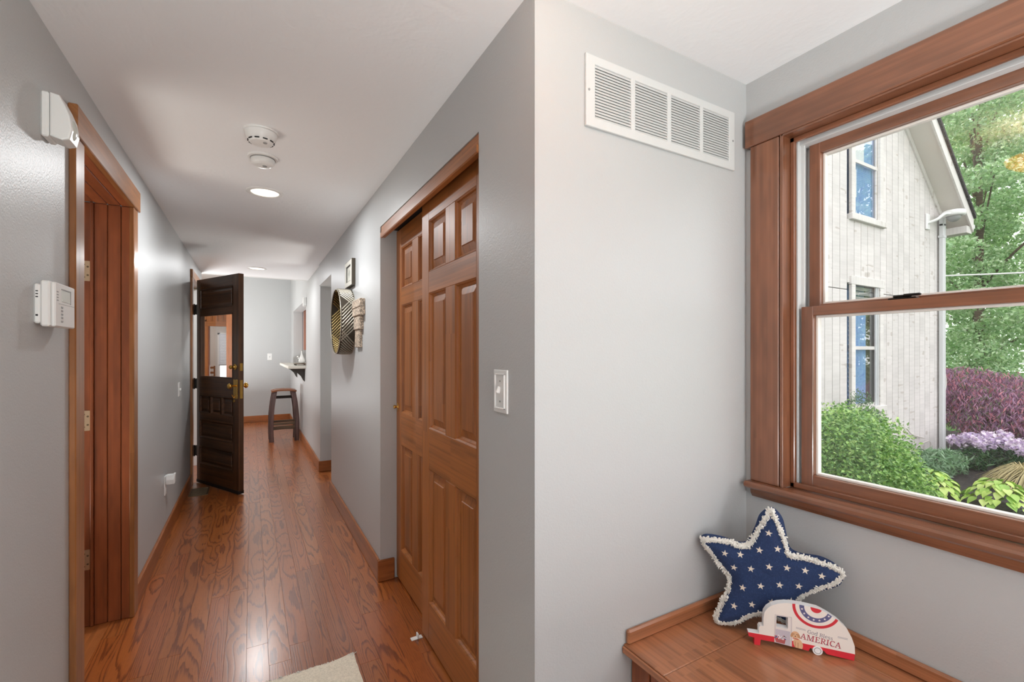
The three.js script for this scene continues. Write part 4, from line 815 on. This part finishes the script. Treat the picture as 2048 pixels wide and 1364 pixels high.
  // windows
  const win = (x0, x1, y0, y1, mid, kind) => {
    const w = sub('window', h), f = (n2, g, m) => wmesh(n2, g, m, w), t = .105;
    f('trim', grain(cb(x0, x0 + t, y0 + .08, y1, HZ - .02, HZ + .022, .003), 1), M.sidingTrim); f('trim', grain(cb(x1 - t, x1, y0 + .08, y1, HZ - .02, HZ + .022, .003), 1), M.sidingTrim);
    f('trim', grain(cb(x0 - .02, x1 + .02, y1 - .02, y1 + .10, HZ - .02, HZ + .026, .003), 0), M.sidingTrim);
    f('sill', grain(cb(x0 - .04, x1 + .05, y0, y0 + .085, HZ - .06, HZ + .05, .006), 0), M.sidingTrim);
    f('reveal', cb(x0 + t - .02, x1 - t + .02, y0 + .08, y1, HZ - .118, HZ - .105, 0), M.curtainBlue);
    const g0 = x0 + t, g1 = x1 - t, b0 = y0 + .085, fr = (a, b2, c2, d, z) => grain(cb(a, b2, c2, d, z - .02, z, .002), 1);
    f('sash_frame', merge([fr(g0, g0 + .035, b0, y1, HZ - .02), fr(g1 - .035, g1, b0, y1, HZ - .02), fr(g0, g1, b0, b0 + .05, HZ - .02), fr(g0, g1, mid - .025, mid + .025, HZ - .015)]), M.sidingTrim);
    f('pane', cb(g0, g1, b0, y1, HZ - .034, HZ - .031, 0), M.glass);
    const drape = (xa, xb, ya, yb, m, nm) => { const nx = 40, g = new THREE.PlaneGeometry(xb - xa, yb - ya, nx, 1).translate((xa + xb) / 2, (ya + yb) / 2, HZ - .075), p = g.attributes.position; for (let k = 0; k < p.count; k++) p.setZ(k, p.getZ(k) + .012 * Math.sin((p.getX(k) - xa) * 62)); g.computeVertexNormals(); f(nm, flat(g), m); };
    if (kind === 'upper') { drape(g0 + .02, g1, b0, y1, M.curtainBlue, 'blue_curtain'); f('white_shade', cb(g0 + .03, g0 + .42, mid + .03, y1, HZ - .06, HZ - .056, 0), M.curtainWhite); f('white_shade', cb(g0 + .03, g0 + .20, b0 + .30, mid - .10, HZ - .06, HZ - .056, 0), M.curtainWhite); }
    else {
      drape(g0 + .16, g1 - .22, b0, y1 - .28, M.curtainBlue, 'blue_curtain'); f('dark_gap', cb(g1 - .22, g1, b0, y1, HZ - .1, HZ - .09, 0), M.frameDark);
      for (let k = 0; k < 22; k++) { const y = b0 + .06 + k * .068; if (y < y1 - .35) f('shutter_louver', cb(g0 + .03, g0 + .16, y, y + .052, -.004, .004, .001).translate(0, -y, 0).rotateX(-.5).translate(0, y, HZ - .062), M.curtainWhite); }
      for (let k = 0; k < 4; k++) f('blind_slat', cb(g0 + .03, g1 - .03, y1 - .08 - k * .07, y1 - .03 - k * .07, HZ - .06, HZ - .056, 0), M.greyPlastic);
      f('storm_jamb', merge([cb(g1 - .10, g1 - .075, b0, y1, HZ - .015, HZ + .012, .002), cb(g1 - .05, g1 - .03, b0, y1, HZ - .015, HZ + .014, .002)]), M.vinyl);
    }
  };
  win(7.42, 8.38, .42, 2.30, 1.372, 'lower'); win(7.42, 8.38, 3.20, 4.92, 4.09, 'upper');
  wmesh('downspout', merge([cb(10.42, 10.52, YB, 3.55, HZ + .02, HZ + .09, .012), cb(10.41, 10.53, 3.30, 3.34, HZ + .015, HZ + .095, .004), cb(10.42, 10.52, 3.5, 3.7, HZ + .02, HZ + .09, .01)]), M.vinyl, h);
  const cable = wmesh('cable', merge([tube([V(10.60, 1.9, HZ + .03), V(10.58, 1.2, HZ + .03), V(10.66, .75, HZ + .05), V(10.55, .45, HZ + .03), V(10.50, .2, HZ + .03)], .008, 40, 6), tube([V(8.75, -.15, HZ + .03), V(9.02, .10, HZ + .04), V(9.35, -.03, HZ + .03), V(9.8, -.13, HZ + .03)], .008, 30, 6), tube([V(8.7, -.33, HZ + .03), V(9.3, -.28, HZ + .03), V(10.05, -.22, HZ + .03), V(10.06, -.42, HZ + .03)], .007, 30, 6)]), M.soffit, h);
}
{ // wall camera
  const t = thing('security_camera', 'white dome security camera on a curved arm under the eave', 'camera', [9.98, 3.52, HZ]);
  mesh('wall_plate', cb(-.06, .06, -.13, .14, 0, .03, .008), M.white, t);
  mesh('arm', tube([V(0, -.02, .02), V(.03, .02, .13), V(.10, .10, .20), V(.20, .115, .24)], .024, 24, 10), M.white, t);
  mesh('housing', lathe([[.0001, .06], [.13, .06], [.15, .045], [.15, -.02], [.12, -.035], [.10, -.035]], 32).translate(.34, .12, .25), M.white, t);
  mesh('dome', new THREE.SphereGeometry(.095, 24, 12, 0, 2 * PI, PI / 2, PI / 2).translate(.34, .088, .25), M.greyPlastic, t);
}
tagMesh(mesh('utility_wire', new THREE.TubeGeometry(new THREE.CatmullRomCurve3([V(10.74, 2.70, -3.6), V(12, 2.73, -2.6), V(13.2, 2.78, -1.4), V(14.2, 2.86, .4)]), 30, .014, 6), M.wire), 'thin pale utility wire running off the corner of the house wing', 'wire');
// ---- foliage
function leaves(n, at, size, tones, r, aspect = .55, droop = 0) {
  const pos = new Float32Array(n * 18), colr = new Float32Array(n * 18), a = V(0, 0, 0), d = V(0, 0, 0), s = V(0, 0, 0), nn = V(0, 0, 0), c = new THREE.Color();
  for (let k = 0; k < n; k++) {
    const p = at(r), l = size * (.65 + .7 * r());
    d.set(r() - .5, (r() - .5) * .8 - droop, r() - .5).normalize(); a.set(r() - .5, r() - .5 + .5, r() - .5); s.crossVectors(d, a).normalize(); nn.crossVectors(s, d).multiplyScalar(l * .12);
    const tn = tones[Math.floor(r() * tones.length)], v = .8 + .4 * r(); c.setRGB(tn[0] / 255, tn[1] / 255, tn[2] / 255, THREE.SRGBColorSpace).multiplyScalar(v);
    const q = [p[0] + d.x * l / 2, p[1] + d.y * l / 2, p[2] + d.z * l / 2], q0 = [p[0] - d.x * l / 2, p[1] - d.y * l / 2, p[2] - d.z * l / 2], w = l * aspect / 2;
    const e = [p[0] + s.x * w + nn.x, p[1] + s.y * w + nn.y, p[2] + s.z * w + nn.z], f = [p[0] - s.x * w + nn.x, p[1] - s.y * w + nn.y, p[2] - s.z * w + nn.z];
    pos.set([...q0, ...e, ...q, ...q0, ...q, ...f], k * 18); for (let j = 0; j < 6; j++) { colr[k * 18 + j * 3] = c.r; colr[k * 18 + j * 3 + 1] = c.g; colr[k * 18 + j * 3 + 2] = c.b; }
  }
  const g = new THREE.BufferGeometry(); g.setAttribute('position', new THREE.BufferAttribute(pos, 3)); g.setAttribute('color', new THREE.BufferAttribute(colr, 3)); g.computeVertexNormals(); return g;
}
const shell = (blobs, inner = .55) => { let tot = 0; const acc = blobs.map((b) => tot += Math.pow(b[3] * b[4] * b[5], .66)); return (r) => { const q = r() * tot, b = blobs[acc.findIndex((v) => v >= q)]; let x, y, z, m; do { x = r() * 2 - 1; y = r() * 2 - 1; z = r() * 2 - 1; m = Math.hypot(x, y, z); } while (m > 1 || m < .05); const f = (inner + (1 - inner) * Math.pow(r(), .6)) / m * (.9 + .2 * r()); return [b[0] + x * f * b[3], b[1] + y * f * b[4], b[2] + z * f * b[5]]; }; };
const G1 = [[176, 206, 152], [198, 222, 178], [154, 190, 130], [216, 232, 200], [166, 200, 154]], G2 = [[134, 172, 106], [154, 190, 124], [114, 154, 92], [176, 206, 146]], GD = [[112, 150, 96], [130, 168, 112], [96, 134, 84], [150, 184, 128]];
function tree(label, x, z, hgt, spread, tones, n, size, seed, low = .22) {
  const r = mulberry(seed), t = thing('broadleaf_tree', label, 'tree', [x, GY - .06, z], r() * 6, 'trees beyond the garden');
  mesh('trunk', grain(flat(new THREE.CylinderGeometry(.04, .13, hgt * .8, 10).translate(0, hgt * .4, 0)), 1), M.bark, t);
  const blobs = [], limbs = [];
  for (let k = 0; k < 64; k++) { const y = hgt * (low + (1 - low) * (k + .5) / 64), f = Math.sin(PI * Math.pow((y / hgt - low) / (1.08 - low), .75)), a = k * 2.4 + r(), d = spread * (.25 + .75 * f) * (.15 + .8 * r()), s = spread * (.17 + .13 * r()); blobs.push([Math.cos(a) * d, y, Math.sin(a) * d, s * 1.3, s * .75, s * 1.3]); if (k % 4 === 0) limbs.push(tube([V(0, y * .72, 0), V(Math.cos(a) * d * .5, y * .88, Math.sin(a) * d * .5), V(Math.cos(a) * d, y, Math.sin(a) * d)], /* limb */ .015 + .02 * r(), 8, 5)); }
  mesh('branches', merge(limbs), M.bark, t);
  mesh('crown', leaves(n, shell(blobs, .35), size, tones, r, .6, .15), M.leaf, t);
}
tree('tall broadleaf tree with loose pale crown towering behind the purple maple', 16.6, -4.4, 10.5, 1.75, G1, 36000, .105, 301, .02);
tree('tall green tree standing behind the loose pale one', 21.6, -5.8, 12.5, 2.1, G2, 20000, .14, 302, .02);
tree('tallest dark tree at the far boundary of the garden', 27.6, -7.4, 15, 2.5, GD, 9000, .2, 303, .02);
tree('mid green tree beside the gravel path', 16.6, .6, 8, 1.8, G2, 10000, .2, 304, .05);
tree('leafy tree behind the gabled roof', 16.6, -9.4, 11, 1.8, G1, 10000, .2, 305, .08);
tree('bright green tree at the back of the lawn past the gravel path', 22, .2, 10, 2.1, G1, 10000, .22, 306, .05);
function shrub(name, label, cat, pos, blobs, tones, n, size, seed, aspect, droop = 0, stems = true) {
  const r = mulberry(seed), t = thing(name, label, cat, pos);
  if (stems) { const st = []; for (let k = 0; k < 7; k++) { const b = blobs[k % blobs.length]; st.push(tube([V((r() - .5) * .1, -.03, (r() - .5) * .1), V(b[0] * .5, b[1] * .5, b[2] * .5), V(b[0], b[1], b[2])], .012, 8, 5)); } mesh('stems', merge(st), M.bark, t); }
  mesh('foliage', leaves(n, shell(blobs, .5), size, tones, r, aspect, droop), M.leaf, t); return t;
}
const GB = [[132, 178, 88], [164, 204, 108], [186, 216, 130], [108, 156, 80], [146, 188, 108]];
shrub('boxwood_shrub', 'big rounded yellow-green boxwood shrub against the siding', 'shrub', [5.95, GY, -2.55], [[0, .60, 0, .66, .58, .5], [-.5, .72, .0, .6, .55, .5], [.36, .40, .05, .46, .42, .42], [-.15, .80, -.1, .5, .40, .4], [-.15, .35, .30, .6, .4, .4]], GB, 22000, .042, 311, .6);
shrub('dwarf_spruce', 'dark green pointed dwarf spruce between boxwood and lower house window', 'shrub', [7.28, GY, -3.02], [[-.25, 1.0, .0, .16, .32, .16], [-.25, .6, 0, .28, .4, .25], [.10, .75, 0, .18, .30, .18], [.1, .4, 0, .34, .38, .26], [.32, .3, .05, .28, .28, .22]], [[100, 138, 92], [118, 154, 104], [82, 120, 78]], 7000, .045, 312, .3, .2);
shrub('juniper_shrub', 'low blue-green juniper at the foot of the boxwood', 'shrub', [6.93, GY, -2.46], [[0, .12, 0, .24, .16, .22], [.08, .08, .05, .18, .12, .2], [.05, .22, -.1, .2, .14, .18]], [[134, 166, 126], [156, 184, 146], [112, 148, 106]], 3200, .05, 313, .2, -.2);
shrub('japanese_maple', 'purple weeping lace-leaf maple mounded beside the house corner', 'shrub', [12.3, GY, -3.0], [[0, .80, 0, 1.0, .6, 1.0], [-.8, .70, .1, .7, .5, .7], [.8, .7, .3, .8, .5, .8], [.1, 1.1, -.5, .8, .4, .7], [-.2, .45, .7, .9, .45, .6], [-.9, 1.15, -.6, .5, .35, .5], [.9, .7, 1.2, .9, .5, .9], [-.3, .6, 1.3, .7, .45, .7]], [[176, 132, 158], [202, 160, 184], [150, 110, 138], [212, 146, 158], [174, 142, 172], [124, 132, 100]], 26000, .10, 314, .18, .55);
{ // phlox: foliage and flower heads
  const r = mulberry(81);
  const spots = [[9.72, -2.66], [10.34, -2.50], [9.72, -2.02], [10.34, -1.86], [9.72, -1.38], [10.34, -1.22]];
  spots.forEach(([x, z], k) => {
    const blobs = [[0, .16, 0, .24, .17, .24]], t = shrub('phlox_plant', ['pale lilac phlox clump in full bloom in front of the maple', 'lilac and white phlox clump in full bloom'][k ? 1 : 0], 'flowers', [x, GY, z], blobs, [[84, 128, 76], [104, 146, 92], [70, 112, 72]], 420, .10, 320 + k, .25, -.2, false);
    t.userData.group = 'phlox clumps'; if (!k) t.userData.label = 'lilac and white phlox clump in full bloom'; 
    const at = (rr) => { const a = rr() * 6.3, d = Math.sqrt(rr()) * .285; return [Math.cos(a) * d, .26 + .26 * vn(x * 3 + Math.cos(a) * d * 9, z * 3 + Math.sin(a) * d * 9, 230) + .05 * rr(), Math.sin(a) * d]; };
    mesh('blossoms', leaves(700, at, .05, [[238, 224, 238], [226, 210, 234], [246, 240, 244], [212, 194, 226]], r, .95), M.leaf, t);
  });
}
{ // hosta with single leaves
  const lg = (() => { const s = [], n = 6; const pos = [], idx = []; for (let i = 0; i <= n; i++) { const u = i / n, w = .5 * Math.sin(PI * Math.pow(u, .72)) * .78, y = .35 * u - .55 * u * u; pos.push(-w, y + .07, u, 0, y, u, w, y + .07, u); } for (let i = 0; i < n; i++) for (let j = 0; j < 2; j++) { const a = i * 3 + j; idx.push(a, a + 3, a + 1, a + 1, a + 3, a + 4); } const g = new THREE.BufferGeometry(); g.setAttribute('position', new THREE.Float32BufferAttribute(pos, 3)); g.setIndex(idx); g.computeVertexNormals(); return g; })();
  const lm = [[196, 224, 112], [172, 210, 96], [212, 232, 136], [152, 196, 86]].map(([a, b, c]) => phys({ color: col(a, b, c), roughness: .5, transmission: .3, thickness: 0, side: THREE.DoubleSide })), r = mulberry(91);
  for (const [x, z, R2, n, lab] of [[7.46, -2.44, .28, 110, 'lime green hosta clump between boxwood and dry grass'], [7.56, -1.84, .27, 105, 'lime green hosta clump at the edge of the gravel path']]) {
    const t = thing('hosta_plant', lab, 'plant', [x, GY, z]);
    for (let k = 0; k < n; k++) { const a = k * 2.39996 + r() * .4, f = Math.sqrt((k + .5) / n), l = mesh('leaf', lg, lm[Math.floor(r() * 4)], t), s = .085 + .05 * r(); l.position.set(Math.cos(a) * R2 * f, .05 + .24 * (1 - f * f) + .05 * r(), Math.sin(a) * R2 * f); l.rotation.set(.25 + .35 * f + .3 * (r() - .5), 0, .3 * (r() - .5)); l.rotation.order = 'YXZ'; l.rotation.y = PI / 2 - a + (r() - .5) * .9; l.scale.set(s * .9, s, s); }
  }
}
{ // grass tuft bending over
  const t = thing('dry_grass_tuft', 'straw-coloured fountain grass drooping beside the hosta', 'grass', [8.86, GY, -1.80]), r = mulberry(95), bl = [];
  for (let k = 0; k < 420; k++) { const a = r() * 6.3, d = .05 + .08 * r(), l = .25 + .25 * r(); bl.push(sweep([V(Math.cos(a) * d * .3, -.01, Math.sin(a) * d * .3), V(Math.cos(a) * (d + l * .35), .22 + .12 * r(), Math.sin(a) * (d + l * .35)), V(Math.cos(a) * (d + l), .03 + .06 * r(), Math.sin(a) * (d + l))], .008, .002, V(-Math.sin(a), 0, Math.cos(a)), 4)); }
  mesh('blades', merge(bl), std({ map: texFir, color: col(238, 228, 176), roughness: .8 }), t);
  const f = shrub('garden_fern', 'blue-green leafy perennial clump in front of the phlox', 'plant', [8.75, GY, -2.86], [[0, .16, 0, .34, .2, .34], [.30, .16, .10, .30, .2, .26], [-.3, .12, 0, .3, .16, .26]], [[150, 182, 148], [170, 198, 166], [132, 168, 126]], 1100, .13, 330, .16, -.3, false);
}
scene.traverse((o) => { if (o.isMesh) o.castShadow = o.receiveShadow = true; });
renderer.render(scene, camera);
